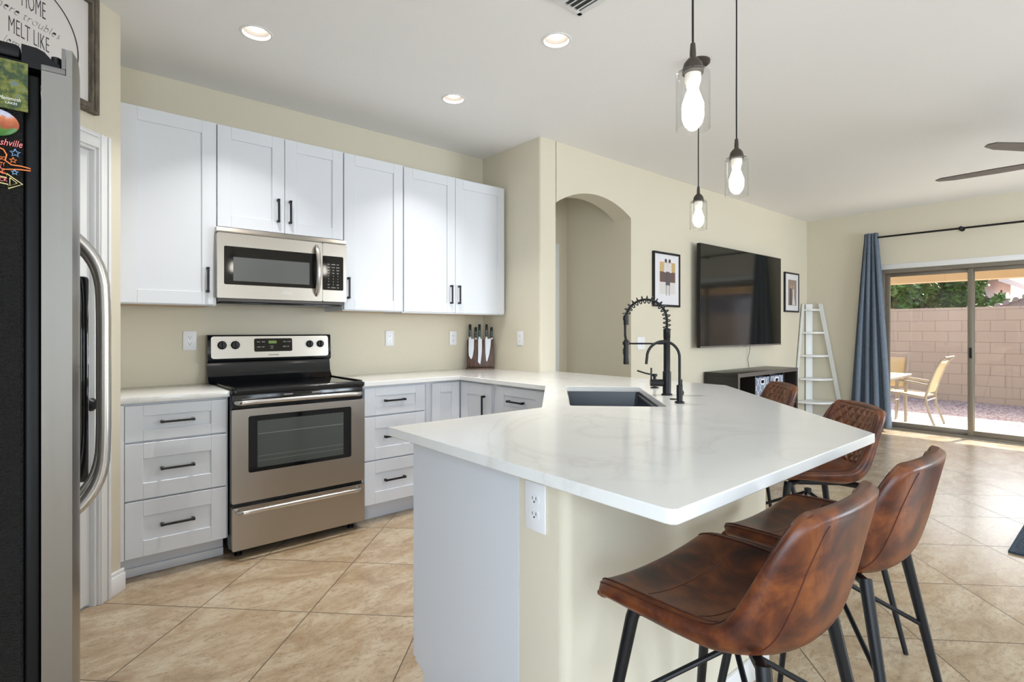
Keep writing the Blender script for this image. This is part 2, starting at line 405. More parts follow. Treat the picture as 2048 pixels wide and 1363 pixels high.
# kitchen return wall + living wall with arch
ac, aw, zs, rise = 3.52, 0.48, 2.262, 0.135
Rr = (aw * aw + rise * rise) / (2 * rise); zc = zs + rise - Rr; th = math.asin(aw / Rr)
arch = [(ac + Rr * math.sin(th - 2 * th * i / 24), zc + Rr * math.cos(th - 2 * th * i / 24)) for i in range(25)]
struct(MB().prism([(4.0, 0)] + [(8.0, 0), (8.0, CZ), (3.04, CZ), (3.04, zs)] + arch[::-1][1:], 3.03, 3.22, axis='y').build('wall_right', M_wall, ang=25), 'beige living room wall with arched opening')
struct(MB().prism(rrect(2.86, 3.04, 3.03, 3.90, 0.018, 4), 0, CZ).build('wall_kitchen_end', M_wall), 'beige end wall of the kitchen beside the arch')
struct(MB().box(3.04, 4.12, 3.84, 3.95, 0, CZ).box(4.0, 4.12, 3.22, 3.84, 0, CZ).build('wall_hallway', M_wall, smooth=False), 'shaded beige hallway walls seen through the arch')
struct(MB().box(3.45, 3.80, 3.824, 3.84, 0, 2.04).build('door_3', M_trim, smooth=False), 'white hallway door behind the arch')
struct(MB().box(3.80, 3.87, 3.815, 3.84, 0, 2.11, 0.004).box(3.38, 3.80, 3.815, 3.84, 2.04, 2.11, 0.004).build('trim_3', M_trim), 'white casing of the hallway door')
# far wall with sliding door
XF = 7.95
struct(MB().box(XF, 8.1, 2.17, 3.22, 0, CZ).box(XF, 8.1, -3.35, 0.33, 0, CZ).box(XF, 8.1, 0.33, 2.17, 2.0, CZ).build('wall_far', M_wall, smooth=False), 'beige far wall around the sliding door')
# walls behind the camera; their windows are invented to hold the fill lights
def wall_with_windows(name, x0, x1, wins, y0, y1, ax):
    m = MB(); cur = x0
    for a, bb, z0, z1 in wins:
        for (p, q, r_, s_) in ((cur, a, 0, CZ), (a, bb, 0, z0), (a, bb, z1, CZ)):
            m.box(p, q, y0, y1, r_, s_) if ax == 'x' else m.box(y0, y1, p, q, r_, s_)
        cur = bb
    m.box(cur, x1, y0, y1, 0, CZ) if ax == 'x' else m.box(y0, y1, cur, x1, 0, CZ)
    return struct(m.build(name, M_wall, smooth=False))
wall_with_windows('wall_rear', -0.95, 8.1, [(0.6, 2.0, 0.7, 2.2), (4.4, 6.8, 0.7, 2.2)], -3.35, -3.25, 'x')
wall_with_windows('wall_near', -3.35, 2.30, [(-2.85, 0.15, 0.3, 2.3)], -0.95, -0.83, 'y')
for i, (fr_, sz) in enumerate([(frame((0.6, -3.28, 0), (1, 0)), 1.4), (frame((4.4, -3.28, 0), (1, 0)), 2.4), (frame((-0.86, 0.15, 0), (0, -1)), 3.0)]):
    m = MB(fr_); zl, zh = (0.7, 2.2) if i < 2 else (0.3, 2.3)
    for a, bb, c_, d_ in ((0, 0.05, zl, zh), (sz - 0.05, sz, zl, zh), (sz / 2 - 0.025, sz / 2 + 0.025, zl + 0.05, zh - 0.05), (0.05, sz - 0.05, zl, zl + 0.05), (0.05, sz - 0.05, zh - 0.05, zh)):
        m.box(a, bb, -0.02, 0.02, c_, d_)
    o = struct(m.build('window_%d' % (i + 1), M_trim, smooth=False), 'white window frame invented behind the camera for the fill light')
# diagonal pantry wall: local x runs away along the wall, local y points into the room
DG = frame((0.235, 3.165, 0), (-1, -1))
pw = MB(DG)
pw.box(0, 0.145, -0.11, 0, 0, CZ, 0.004).box(0.755, 1.45, -0.11, 0, 0, CZ).box(0.145, 0.755, -0.11, 0, 2.06, CZ)
struct(pw.build('wall_pantry', M_wall), 'beige diagonal wall holding the pantry door')
d1 = MB(DG)
d1.box(0.150, 0.750, -0.055, -0.02, 0.012, 2.052, 0.002)
for z0, z1 in ((0.22, 0.95), (1.12, 1.92)):
    for a, c_, e_, f_ in ((0.24, 0.66, z0, z0 + 0.02), (0.24, 0.66, z1 - 0.02, z1), (0.24, 0.26, z0, z1), (0.64, 0.66, z0, z1)):
        d1.box(a, c_, -0.022, -0.013, e_, f_, 0.003)
door1 = struct(d1.build('door_1', M_trim), 'white pantry door on the diagonal wall')
MB(DG).cyl((0.205, -0.02, 0.915), (0.205, -0.012, 0.915), 0.030).cyl((0.205, -0.012, 0.915), (0.205, 0.03, 0.915), 0.011) \
    .lathe([(0, 0.07), (0.018, 0.067), (0.029, 0.052), (0.027, 0.036), (0.012, 0.025), (0.01, 0.02)], (0.205, -0.01, 0.915), (0, 1, 0)).build('door_knob', M_blk, door1, label='black round knob')
tr = MB(DG)
def casing(m, a, c_, z0, z1, vert):
    m.box(a, c_, 0, 0.018, z0, z1, 0.003)
    if vert: m.box(a + 0.012, a + 0.022, 0.018, 0.024, z0, z1, 0.003); m.box(c_ - 0.02, c_ - 0.006, 0.018, 0.022, z0, z1, 0.003)
    else: m.box(a, c_, 0.018, 0.024, z1 - 0.022, z1 - 0.010, 0.003)
casing(tr, 0.073, 0.140, 0, 2.13, True); casing(tr, 0.760, 0.827, 0, 2.13, True); casing(tr, 0.140, 0.760, 2.063, 2.13, False)
tr.box(0.140, 0.150, -0.10, 0.004, 0, 2.063).box(0.750, 0.760, -0.10, 0.004, 0, 2.063).box(0.15, 0.75, -0.10, 0.004, 2.053, 2.063)
struct(tr.build('trim_1', M_trim), 'white casing around the pantry door')
struct(MB(DG).box(-0.012, 0.072, 0, 0.016, 0, 0.085, 0.003).box(-0.012, 0.072, 0, 0.010, 0.085, 0.105, 0.003).build('baseboard_pantry', M_trim), 'white baseboard beside the pantry door')
bb_ = MB().box(4.0, 7.95, 3.014, 3.03, 0, 0.09, 0.003).box(7.934, 7.95, 2.22, 3.014, 0, 0.09, 0.003)
struct(bb_.build('baseboard_living', M_trim), 'white baseboard of the living room')
# peninsula half wall
hw = [(2.0, 0.905), (2.98, 1.885), (2.98, 3.028), (2.83, 3.028), (2.83, 1.955), (1.95, 1.075), (0.94, 1.075)]
hw += [(0.94 + 0.028 - 0.028 * math.cos(t), 0.905 + 0.028 - 0.028 * math.sin(t)) for t in [R(a) for a in range(0, 91, 15)]]
struct(MB().prism(hw, 0, 0.884).build('wall_peninsula', M_wall, ang=40), 'beige plastered half wall under the counter')
struct(MB().box(0.97, 2.004, 0.892, 0.905, 0, 0.085, 0.003).build('baseboard_peninsula', M_trim), 'white baseboard along the half wall')

# ---------------------------------------------------------------- sliding door
fr_ = MB()
fr_.box(7.955, 8.075, 2.125, 2.17, 0, 2.0).box(7.955, 8.075, 0.33, 0.375, 0, 2.0).box(7.955, 8.075, 0.375, 2.125, 1.955, 2.0).box(7.955, 8.075, 0.375, 2.125, 0.0, 0.03)
d2 = struct(fr_.build('door_2', M_bronzeframe, smooth=False), 'bronze framed sliding glass door to the patio')
def sash(x, y0, y1, nm, lab):
    m = MB(); z0, z1 = 0.03, 1.955; t = 0.028; wd = 0.05
    m.box(x, x + t, y0, y0 + wd, z0, z1, 0.002).box(x, x + t, y1 - wd, y1, z0, z1, 0.002).box(x, x + t, y0 + wd, y1 - wd, z0, z0 + 0.06, 0.002).box(x, x + t, y0 + wd, y1 - wd, z1 - 0.045, z1, 0.002)
    s_ = m.build(nm, M_bronzeframe, d2, label=lab)
    MB().box(x + 0.011, x + 0.015, y0 + wd, y1 - wd, z0 + 0.06, z1 - 0.045).build('glass_pane', M_pane, s_, smooth=False)
    return s_
sash(8.030, 1.255, 2.125, 'fixed_panel', 'fixed left glass panel')
sp_ = sash(7.985, 0.375, 1.31, 'sliding_panel', 'sliding right glass panel')
MB().box(7.970, 7.985, 1.270, 1.292, 0.92, 1.04, 0.003).build('door_handle', M_blk, sp_, label='black latch handle')
struct(MB().box(7.934, 7.95, 0.27, 2.23, 2.0, 2.062, 0.003).box(7.934, 7.95, 2.17, 2.23, 0, 2.0, 0.003).box(7.934, 7.95, 0.27, 0.33, 0, 2.0, 0.003).build('trim_2', M_trim), 'white trim around the sliding door')

# ================================================================= CABINETS
def shaker(fr, u0, u1, z0, z1, th=0.02, stile=0.068, rail=None, M=M_cab, rec=0.009):
    rail = rail or stile
    m = MB(fr); b_ = 0.0018
    m.box(u0, u0 + stile, 0, th, z0, z1, b_, 1).box(u1 - stile, u1, 0, th, z0, z1, b_, 1)
    m.box(u0 + stile, u1 - stile, 0, th, z0, z0 + rail, b_, 1).box(u0 + stile, u1 - stile, 0, th, z1 - rail, z1, b_, 1)
    m.box(u0 + stile - 0.002, u1 - stile + 0.002, 0.002, th - rec, z0 + rail - 0.002, z1 - rail + 0.002)
    return m
def pull(fr, u, z, length, vertical, th=0.02):
    m = MB(fr); h = length / 2; w_ = 0.0055; e = th + 0.030
    if vertical:
        m.box(u - w_, u + w_, e - 0.010, e, z - h, z + h, 0.001, 1)
        for s_ in (-1, 1):
            zc_ = z + s_ * (h - 0.007); m.box(u - 0.007, u + 0.007, th, e - 0.001, zc_ - 0.007, zc_ + 0.007, 0.001, 1)
    else:
        m.box(u - h, u + h, e - 0.010, e, z - w_, z + w_, 0.001, 1)
        for s_ in (-1, 1):
            uc = u + s_ * (h - 0.007); m.box(uc - 0.007, uc + 0.007, th, e - 0.001, z - 0.007, z + 0.007, 0.001, 1)
    return m
YU = 3.45     # face of the upper carcass; doors stand 20 mm proud of it
FU = Matrix(((1, 0, 0, 0), (0, -1, 0, YU), (0, 0, 1, 0), (0, 0, 0, 1)))   # u = X, out = -Y (mirrored frame, normals are recalculated)
def upper(label, x0, x1, z0, z1, doors, side_left=False):
    t = thing('wall_cabinet', label, 'cabinet', ((x0 + x1) / 2, YB, z0))
    m = MB().box(x0, x1, YU, YB - 0.001, z0, z1, 0.001, 1); m.build('body', M_cab, t)
    MB().box(x0 + 0.015, x1 - 0.015, YU + 0.02, YB - 0.01, z0 - 0.0015, z0 - 0.0003).build('underside', M_cabin, t, smooth=False, label='bare wooden underside')
    for (a, c_, d0, d1_, hu, hz) in doors:
        d = shaker(FU, a, c_, d0, d1_, stile=0.072).build('door', M_cab, t)
        pull(FU, hu, hz, 0.142, True).build('handle', M_blk, d, label='black bar pull')
    return t
upper('tall white single-door wall cabinet left of the microwave', 0.237, 0.699, 1.382, 2.428, [(0.252, 0.697, 1.387, 2.424, 0.652, 1.526)])
upper('short white two-door wall cabinet above the microwave', 0.701, 1.449, 1.830, 2.428, [(0.703, 1.073, 1.838, 2.422, 1.033, 1.970), (1.076, 1.447, 1.838, 2.421, 1.104, 1.970)])
upper('white single-door wall cabinet just right of the microwave', 1.451, 1.893, 1.372, 2.424, [(1.455, 1.890, 1.378, 2.419, 1.481, 1.522)])
upper('white two-door wall cabinet at the right end, above the knife block', 1.895, 2.835, 1.366, 2.420, [(1.899, 2.341, 1.375, 2.414, 2.300, 1.514), (2.344, 2.831, 1.373, 2.411, 2.372, 1.514)])
YF = 3.23     # base carcass face
FB = Matrix(((1, 0, 0, 0), (0, -1, 0, YF), (0, 0, 1, 0), (0, 0, 0, 1)))
def drawers(t, fr, a, c_, hu, zs_=((0.692, 0.870), (0.405, 0.682), (0.120, 0.397)), hz=(0.783, 0.548, 0.266), st=0.074):
    for i, ((z0, z1), h_) in enumerate(zip(zs_, hz)):
        d = shaker(fr, a, c_, z0, z1, stile=st, rail=0.055 if i == 0 else st + 0.004).build('drawer', M_cab, t)
        pull(fr, hu, h_, 0.150, False).build('handle', M_blk, d, label='black bar pull')
t = thing('base_cabinet', 'white three-drawer base cabinet left of the range', 'cabinet', (0.47, 3.5, 0))
MB().box(0.237, 0.712, YF, YB - 0.002, 0.115, 0.883, 0.001, 1).box(0.237, 0.252, YF - 0.0185, YF, 0.118, 0.876, 0.001, 1).build('body', M_cab, t)
MB().box(0.237, 0.704, 3.305, 3.70, 0.001, 0.116).box(0.237, 0.704, 3.290, 3.305, 0.001, 0.045, 0.004).build('toe_kick', M_cab, t)
drawers(t, FB, 0.254, 0.702, 0.475)
t = thing('base_cabinet', 'white three-drawer base cabinet right of the range', 'cabinet', (1.72, 3.5, 0))
MB().box(1.480, 1.955, YF, YB - 0.002, 0.115, 0.883, 0.001, 1).build('body', M_cab, t)
MB().box(1.482, 1.955, 3.300, 3.70, 0.001, 0.116).build('toe_kick', M_cab, t)
drawers(t, FB, 1.495, 1.940, 1.705)
t = thing('corner_cabinet', 'white corner base cabinet where the two counter runs meet', 'cabinet', (2.2, 3.4, 0))
MB().prism([(1.957, YF), (2.255, YF), (2.255, 2.84), (2.828, 2.84), (2.828, YB - 0.002), (1.957, YB - 0.002)], 0.115, 0.883).build('body', M_cab, t, smooth=False)
MB().box(1.957, 2.32, 3.300, 3.6, 0.001, 0.115).box(2.32, 2.8, 2.84, 3.6, 0.001, 0.115).build('toe_kick', M_cab, t, smooth=False)
shaker(FB, 1.998, 2.228, 0.120, 0.870, stile=0.068).build('door', M_cab, t)
FX = Matrix(((0, -1, 0, 2.255), (1, 0, 0, 0), (0, 0, 1, 0), (0, 0, 0, 1)))  # u = Y, out = -X
d = shaker(FX, 2.852, 3.205, 0.120, 0.870, stile=0.080).build('door', M_cab, t)
pull(FX, 2.92, 0.70, 0.19, True).build('handle', M_blk, d, label='black bar pull')
t = thing('base_cabinet', 'white drawer cabinet on the right-hand run, short of the sink corner', 'cabinet', (2.5, 2.56, 0))
MB().box(2.255, 2.828, 2.30, 2.838, 0.115, 0.883, 0.001, 1).build('body', M_cab, t)
MB().box(2.32, 2.8, 2.31, 2.838, 0.001, 0.115).build('toe_kick', M_cab, t)
drawers(t, FX, 2.335, 2.790, 2.585)
# sink base, across the corner
SD = frame((1.590, 1.640, 0), (1, 1))
t = thing('sink_cabinet', 'white two-door base cabinet across the corner below the sink', 'cabinet', (1.9, 1.95, 0))
MB(SD).box(0.01, 0.885, -0.045, -0.025, 0.115, 0.883).box(0.01, 0.885, -0.11, -0.095, 0.001, 0.115).build('body', M_cab, t)
FS = SD @ Matrix.Translation((0, -0.025, 0))
for a, c_, hu in ((0.03, 0.445, 0.40), (0.45, 0.865, 0.495)):
    d = shaker(FS, a, c_, 0.12, 0.870).build('door', M_cab, t)
    pull(FS, hu, 0.70, 0.142, True).build('handle', M_blk, d, label='black bar pull')
t = thing('peninsula_cabinet', 'white base cabinet ending the peninsula, plain side panel toward the camera', 'cabinet', (1.25, 1.35, 0))
MB().box(0.955, 1.575, 1.078, 1.612, 0.115, 0.883).box(0.955, 1.575, 1.078, 1.545, 0.001, 0.115).build('body', M_cab, t)
MB().prism([(1.077, 0.0), (1.560, 0.0), (1.560, 0.095), (1.615, 0.115), (1.615, 0.8835), (1.077, 0.8835)], 0.938, 0.955, axis='x').build('end_panel', M_cab, t, smooth=False)
FI = Matrix(((1, 0, 0, 0), (0, 1, 0, 1.615), (0, 0, 1, 0), (0, 0, 0, 1)))
for a, c_, hu in ((0.941, 1.255, 1.22), (1.259, 1.572, 1.295)):
    d = shaker(FI, a, c_, 0.12, 0.872).build('door', M_cab, t)
    pull(FI, hu, 0.72, 0.142, True).build('handle', M_blk, d, label='black bar pull')

# ---------------------------------------------------------------- countertops and sink
def bevmod(o, wd=0.003):
    md = o.modifiers.new('bevel', 'BEVEL'); md.width = wd; md.segments = 2; md.limit_method = 'ANGLE'; md.angle_limit = R(40)
o = MB().box(0.212, 0.7125, 3.185, YB - 0.001, 0.884, 0.914, 0.003).build('countertop', M_quartz)
tag(o, 'short white quartz countertop left of the range', 'countertop')
sk_c = Vector((1.568, 1.576)) ; 
def st(s_, t_): return ((s_ - t_) * S2, (s_ + t_) * S2)     # s along (1,1), t along (-1,1)
sink_hole = [st(a, c_) for a, c_ in [(p[0], p[1]) for p in rrect(2.350, 3.155, -0.480, -0.062, 0.018, 4)]]
cpts = [(1.4785, YB - 0.001), (1.4785, 3.185), (2.21, 3.185), (2.21, 2.295), (1.575, 1.66), (0.857, 1.66)]
cpts += [(0.857 + 0.02 - 0.02 * math.cos(t_), 0.553 + 0.02 - 0.02 * math.sin(t_)) for t_ in [R(a) for a in (0, 30, 60, 90)]]
cpts += [(1.985, 0.553), (3.045, 1.613), (3.045, 3.0285), (2.8585, 3.0285), (2.8585, YB - 0.001)]
o = MB().prism(cpts, 0.8845, 0.914, holes=[sink_hole]).build('countertop', M_quartz); bevmod(o, 0.0025)
tag(o, 'large white veined quartz countertop wrapping the sink corner and peninsula', 'countertop')
t = thing('kitchen_sink', 'dark undermount kitchen sink set across the counter corner', 'sink', (*st(2.752, -0.271), 0.66))
m = MB(); ro = rrect(2.345, 3.160, -0.485, -0.057, 0.02, 4); ri = rrect(2.352, 3.153, -0.478, -0.064, 0.02, 4); rb = rrect(2.375, 3.130, -0.455, -0.087, 0.03, 4)
def ring(m, loops):
    vs = [[m.bm.verts.new((*st(p[0], p[1]), z)) for p in l] for l, z in loops]
    n = len(vs[0])
    for a, c_ in zip(vs, vs[1:]):
        for i in range(n): m.bm.faces.new((a[i], a[(i + 1) % n], c_[(i + 1) % n], c_[i]))
    m.bm.faces.new(vs[0]); m.bm.faces.new(vs[-1])
ring(m, [(ro, 0.655), (ro, 0.8842), (ri, 0.8842), (rb, 0.668)]); m.build('basin', M_sinkm, t)
m = MB()
for a, c_ in ((-0.478, -0.470), (-0.072, -0.064)):
    q = [st(2.36, a), st(3.145, a), st(3.145, c_), st(2.36, c_)]; m.prism(q, 0.862, 0.872)
m.build('ledge', M_chrome, t, smooth=False, label='steel accessory ledge')
MB().lathe([(0, 0.0), (0.04, 0.0), (0.045, 0.004), (0.055, 0.004), (0.055, 0.0)], (*st(2.752, -0.271), 0.669)).build('drain', M_chrome, t)

# ---------------------------------------------------------------- faucets: local x points to the sink, over the basin
fx, fy = st(2.765, -0.560)
t = thing('kitchen_faucet', 'tall matte black spring-neck pull-down faucet behind the sink', 'faucet', (fx, fy, 0.914), R(135))
F = MB(WM[t])
F.lathe([(0, 0), (0.027, 0), (0.027, 0.006), (0.0205, 0.010), (0.0205, 0.118), (0.0165, 0.122), (0.0165, 0.290), (0.0175, 0.292), (0.0175, 0.335), (0.0, 0.335)])
F.build('body', M_blk, t)
MB(WM[t]).cyl((0.018, 0, 0.062), (0.082, 0, 0.062), 0.018).box(0.074, 0.081, -0.009, 0.009, 0.07, 0.138, 0.002).build('lever', M_blk, t)
arc = [(0, 0, 0.33 + 0.01 * i) for i in range(4)]
rr = 0.103
arc += [(0.0 + rr - rr * math.cos(R(a)), 0, 0.380 + 0.103 * math.sin(R(a))) for a in range(0, 171, 5)]
core = [Vector(p) for p in arc]
MB(WM[t]).tube(core + [Vector((0.208, 0, 0.35)), Vector((0.2075, 0, 0.30)), Vector((0.203, 0, 0.275))], 0.0062, 10).build('hose', M_blk, t)
# spring around the hose
def along(pts, d):
    for a, c_ in zip(pts, pts[1:]):
        L = (c_ - a).length
        if d <= L: return a + (c_ - a) * (d / L), (c_ - a).normalized()
        d -= L
    return pts[-1], (pts[-1] - pts[-2]).normalized()
tot = sum((c_ - a).length for a, c_ in zip(core, core[1:])); turns = 15; N = turns * 14
sp = []
for i in range(N + 1):
    f = i / N; p, dr = along(core, f * (tot - 0.01))
    ny = Vector((0, 1, 0)); nx = dr.cross(ny).normalized(); a = 2 * PI * turns * f
    sp.append(p + (nx * math.cos(a) + ny * math.sin(a)) * 0.0180)
MB(WM[t]).tube(sp, 0.0029, 6).build('spring', M_blk, t)
m = MB(WM[t])
for i in range(7): m.lathe([(0.0155, 0), (0.0185, 0.002), (0.0155, 0.004)], (0, 0, 0.288 + i * 0.0065))
m.build('spring_collar', M_blk, t)
MB(WM[t]).cyl((0.205, 0, 0.378), (0.205, 0, 0.398), 0.014).lathe([(0, 0), (0.013, 0), (0.013, 0.05), (0, 0.05)], (0.203, 0, 0.355)).build('coupling', M_blk, t)
MB(WM[t]).cyl((0.012, 0, 0.260), (0.190, 0, 0.260), 0.0045, seg=10).lathe([(0.014, -0.008), (0.018, -0.008), (0.018, 0.008), (0.014, 0.008)], (0.203, 0, 0.262)).build('holder_arm', M_blk, t)
MB(WM[t]).lathe([(0, 0.155), (0.014, 0.155), (0.0145, 0.16), (0.0135, 0.19), (0.0125, 0.25), (0.0125, 0.275), (0.009, 0.28), (0, 0.28)], (0.203, 0, 0)).box(0.214, 0.219, -0.006, 0.006, 0.205, 0.235, 0.002).build('spray_head', M_blk, t)
ffx, ffy = st(2.463, -0.555)
t = thing('water_filter_faucet', 'slim black gooseneck filter tap on the counter, nearer than the spring faucet', 'faucet', (ffx, ffy, 0.914), R(135))
MB(WM[t]).lathe([(0, 0), (0.021, 0), (0.021, 0.008), (0.0135, 0.011), (0.0135, 0.082), (0.0, 0.082)]).build('body', M_blk, t)
g_ = [(0, 0, 0.08), (0, 0, 0.14)] + [(0.072 - 0.072 * math.cos(R(a)), 0, 0.206 + 0.072 * math.sin(R(a))) for a in range(0, 181, 10)] + [(0.1475, 0, 0.175)]
MB(WM[t]).tube(g_, 0.0062, 12).build('spout', M_blk, t)
MB(WM[t]).cyl((-0.005, -0.006, 0.045), (-0.012, -0.034, 0.045), 0.015).box(-0.018, -0.013, -0.034, -0.024, 0.05, 0.105, 0.001).build('lever', M_blk, t)
hx, hy = st(2.60, -0.556)
o = MB().lathe([(0, 0.004), (0.015, 0.004), (0.017, 0.0), (0.0, 0.0)], (hx, hy, 0.914)).build('air_switch_button', M_blk); tag(o, 'flat black round button in the counter between the two faucets', 'button')
sx, sy = st(3.10, -0.56)
t = thing('soap_dispenser', 'small black counter soap pump behind the spring faucet', 'soap dispenser', (sx, sy, 0.914), R(135))
MB(WM[t]).lathe([(0, 0), (0.024, 0), (0.024, 0.005), (0.009, 0.009), (0.009, 0.065), (0.015, 0.067), (0.015, 0.08), (0, 0.082)]).build('pump', M_blk, t)
MB(WM[t]).tube([(0, 0, 0.073), (0.05, 0, 0.083), (0.098, 0, 0.098)], 0.0045, 8).build('nozzle', M_blk, t)

# ================================================================= RANGE
RX0, RX1, RY = 0.7165, 1.4745, 3.165
t = thing('electric_range', 'stainless and black freestanding electric range between the drawer cabinets', 'stove', (1.095, 3.45, 0))
MB().box(RX0 + 0.002, RX1 - 0.002, RY + 0.035, 3.745, 0.045, 0.895, 0.003).build('body', M_gloss, t)
rim = MB().prism(rrect(RX0 - 0.002, RX1 + 0.002, RY - 0.012, 3.70, 0.02, 4), 0.895, 0.918, 0.005)
rim.build('cooktop_frame', M_gloss, t)
ck = MB().prism(rrect(RX0 + 0.03, RX1 - 0.03, RY + 0.045, 3.66, 0.01, 3), 0.918, 0.922).box(RX0 + 0.004, RX0 + 0.022, RY + 0.02, 3.69, 0.918, 0.930, 0.005).box(RX1 - 0.022, RX1 - 0.004, RY + 0.02, 3.69, 0.918, 0.930, 0.005)
ck.build('glass_cooktop', M_blkglass, t)
MB().tube([(RX0 + 0.02, RY - 0.005, 0.912), (RX1 - 0.02, RY - 0.005, 0.912)], 0.014, 12).build('front_rail', M_gloss, t)
MB().box(RX0 + 0.006, RX1 - 0.006, RY + 0.012, RY + 0.036, 0.815, 0.893, 0.004).build('vent_strip', M_gloss, t)
for a in (0.90, 0.99, 1.15, 1.29): MB().box(a, a + 0.05 if a in (0.99, 1.15) else a + 0.02, RY + 0.0105, RY + 0.012, 0.874, 0.879).build('vent_slot', M_chrome, t, smooth=False)
# oven door
dr = MB().prism(rrect(RX0 + 0.001, RX1 - 0.001, 0.305, 0.812, 0.008, 3), RY, RY + 0.034, axis='y', holes=[rrect(0.800, 1.388, 0.462, 0.772, 0.012, 4)])
door = dr.build('oven_door', M_steel, t)
MB().prism(rrect(0.8005, 1.3875, 0.4625, 0.7715, 0.012, 4), RY + 0.001, RY + 0.03, axis='y').build('window_surround', M_blkglass, door, label='black glass surround')
MB().prism(rrect(0.846, 1.338, 0.484, 0.742, 0.004, 3), RY - 0.0005, RY + 0.001, axis='y').build('window_pane', M_winglass, door, smooth=False, label='oven window with the room reflection put into its grey')
m = MB()
for z_ in (0.670, 0.668, 0.545, 0.520): m.box(0.850, 1.334, RY - 0.001, RY - 0.0005, z_, z_ + 0.0022)
m.build('oven_rack', mat('rack_wire', (0.2, 0.21, 0.2), 0.35), door, smooth=False)
def bar_handle(x0, x1, z, r=0.013, out=0.05):
    y = RY - out
    p = [(x0 + 0.004, RY + 0.01, z)] + [(x0 + 0.03 - 0.03 * math.cos(R(a)) + 0.0, RY - out * math.sin(R(a)), z) for a in (30, 55, 80)] + [(x0 + 0.05, y, z + 0.001)]
    p += [(x0 + (x1 - x0) * k / 8, y, z + 0.002) for k in range(1, 8)]
    p += [(2 * ((x0 + x1) / 2) - q[0], q[1], q[2]) for q in reversed(p[:5])]
    return MB().tube(p, r, 12, flat=1.15)
bar_handle(RX0 + 0.018, RX1 - 0.035, 0.852, 0.0115).build('handle', M_chrome, door, label='brushed steel bar handle')
dw = MB().prism(rrect(RX0 + 0.003, RX1 - 0.001, 0.050, 0.282, 0.008, 3), RY, RY + 0.034, axis='y').build('storage_drawer', M_steel, t)
bar_handle(RX0 + 0.025, RX1 - 0.040, 0.262, 0.011).build('handle', M_chrome, dw, label='brushed steel bar handle')
for x_, y_ in ((RX0 + 0.05, 3.24), (RX1 - 0.06, 3.24), (RX0 + 0.05, 3.68), (RX1 - 0.06, 3.68)):
    MB().cyl((x_, y_, 0), (x_, y_, 0.012), 0.02).cyl((x_, y_, 0.012), (x_, y_, 0.046), 0.009).build('foot', M_blk, t)
# backguard
m = MB()
m.prism([(3.745, 0.90), (3.745, 1.205), (3.73, 1.213), (3.708, 1.212), (3.700, 1.205), (3.690, 1.055), (3.695, 1.045), (3.715, 1.040), (3.705, 0.965), (3.680, 0.935), (3.66, 0.918)][::-1], 0.703, 1.468, axis='x')
m.build('backguard', M_gloss, t, ang=50)
BGm = Matrix.Translation((0, 3.6945, 1.055)) @ Matrix.Rotation(math.atan2(0.010, 0.150), 4, 'X').inverted()
pn = MB(BGm).prism(rrect(0.722, 1.450, 0.010, 0.148, 0.016, 5), -0.006, 0.004, axis='y').build('control_panel', M_steel, t)
MB(BGm).prism(rrect(0.968, 1.205, 0.048, 0.133, 0.010, 4), -0.008, -0.006, axis='y').build('display_panel', M_blkglass, pn, label='black touch display')
MB(BGm).box(1.055, 1.105, -0.0090, -0.008, 0.100, 0.118).build('clock_display', M_lcd, pn, smooth=False, label='green lit clock')
m = MB(BGm)
for lx, lz, s_ in ((0.985, 0.108, 'BAKE'), (1.015, 0.108, 'BROIL'), (0.985, 0.076, 'CLEAN'), (1.015, 0.076, 'KEEP'), (1.145, 0.108, 'TIMER'), (1.172, 0.108, 'CLOCK'), (1.145, 0.076, 'START'), (1.172, 0.076, 'OFF'), (1.065, 0.078, 'OVEN'), (1.065, 0.066, 'LOCK')):
    MB(BGm).text(s_, (lx, -0.0088, lz), (1, 0, 0), (0, 0, 1), 0.009, 0.8).build('button_label', M_ink, pn, smooth=False)
MB(BGm).text('FRIGIDAIRE', (1.0865, -0.0065, 0.022), (1, 0, 0), (0, 0, 1), 0.0125, 1.0, align='CENTER').build('maker_name', M_dark_ink, pn, smooth=False)
for i, x_ in enumerate((0.783, 0.858, 1.322, 1.395)):
    rk = 0.026 if i < 2 else 0.024
    kz = 0.093
    k_ = MB(BGm).lathe([(0, 0), (rk, 0), (rk, 0.006), (rk * 0.86, 0.010), (rk * 0.8, 0.018), (0, 0.018)], (x_, -0.006, kz), (0, -1, 0)).box(x_ - 0.004, x_ + 0.004, -0.034, -0.022, kz - rk * 0.75, kz + rk * 0.8, 0.002).build('knob', M_blk, pn)
    m = MB(BGm)
    for a in range(0, 360, 30):
        ca, sa = math.cos(R(a)), math.sin(R(a)); m.box(x_ + ca * (rk + 0.008) - 0.0012, x_ + ca * (rk + 0.008) + 0.0012, -0.0068, -0.006, kz + sa * (rk + 0.008) - 0.0012, kz + sa * (rk + 0.008) + 0.0012)
    m.box(x_ - 0.001, x_ + 0.001, -0.0345, -0.034, kz + rk * 0.2, kz + rk * 0.75).build('dial_marks', M_dark_ink, k_, smooth=False)

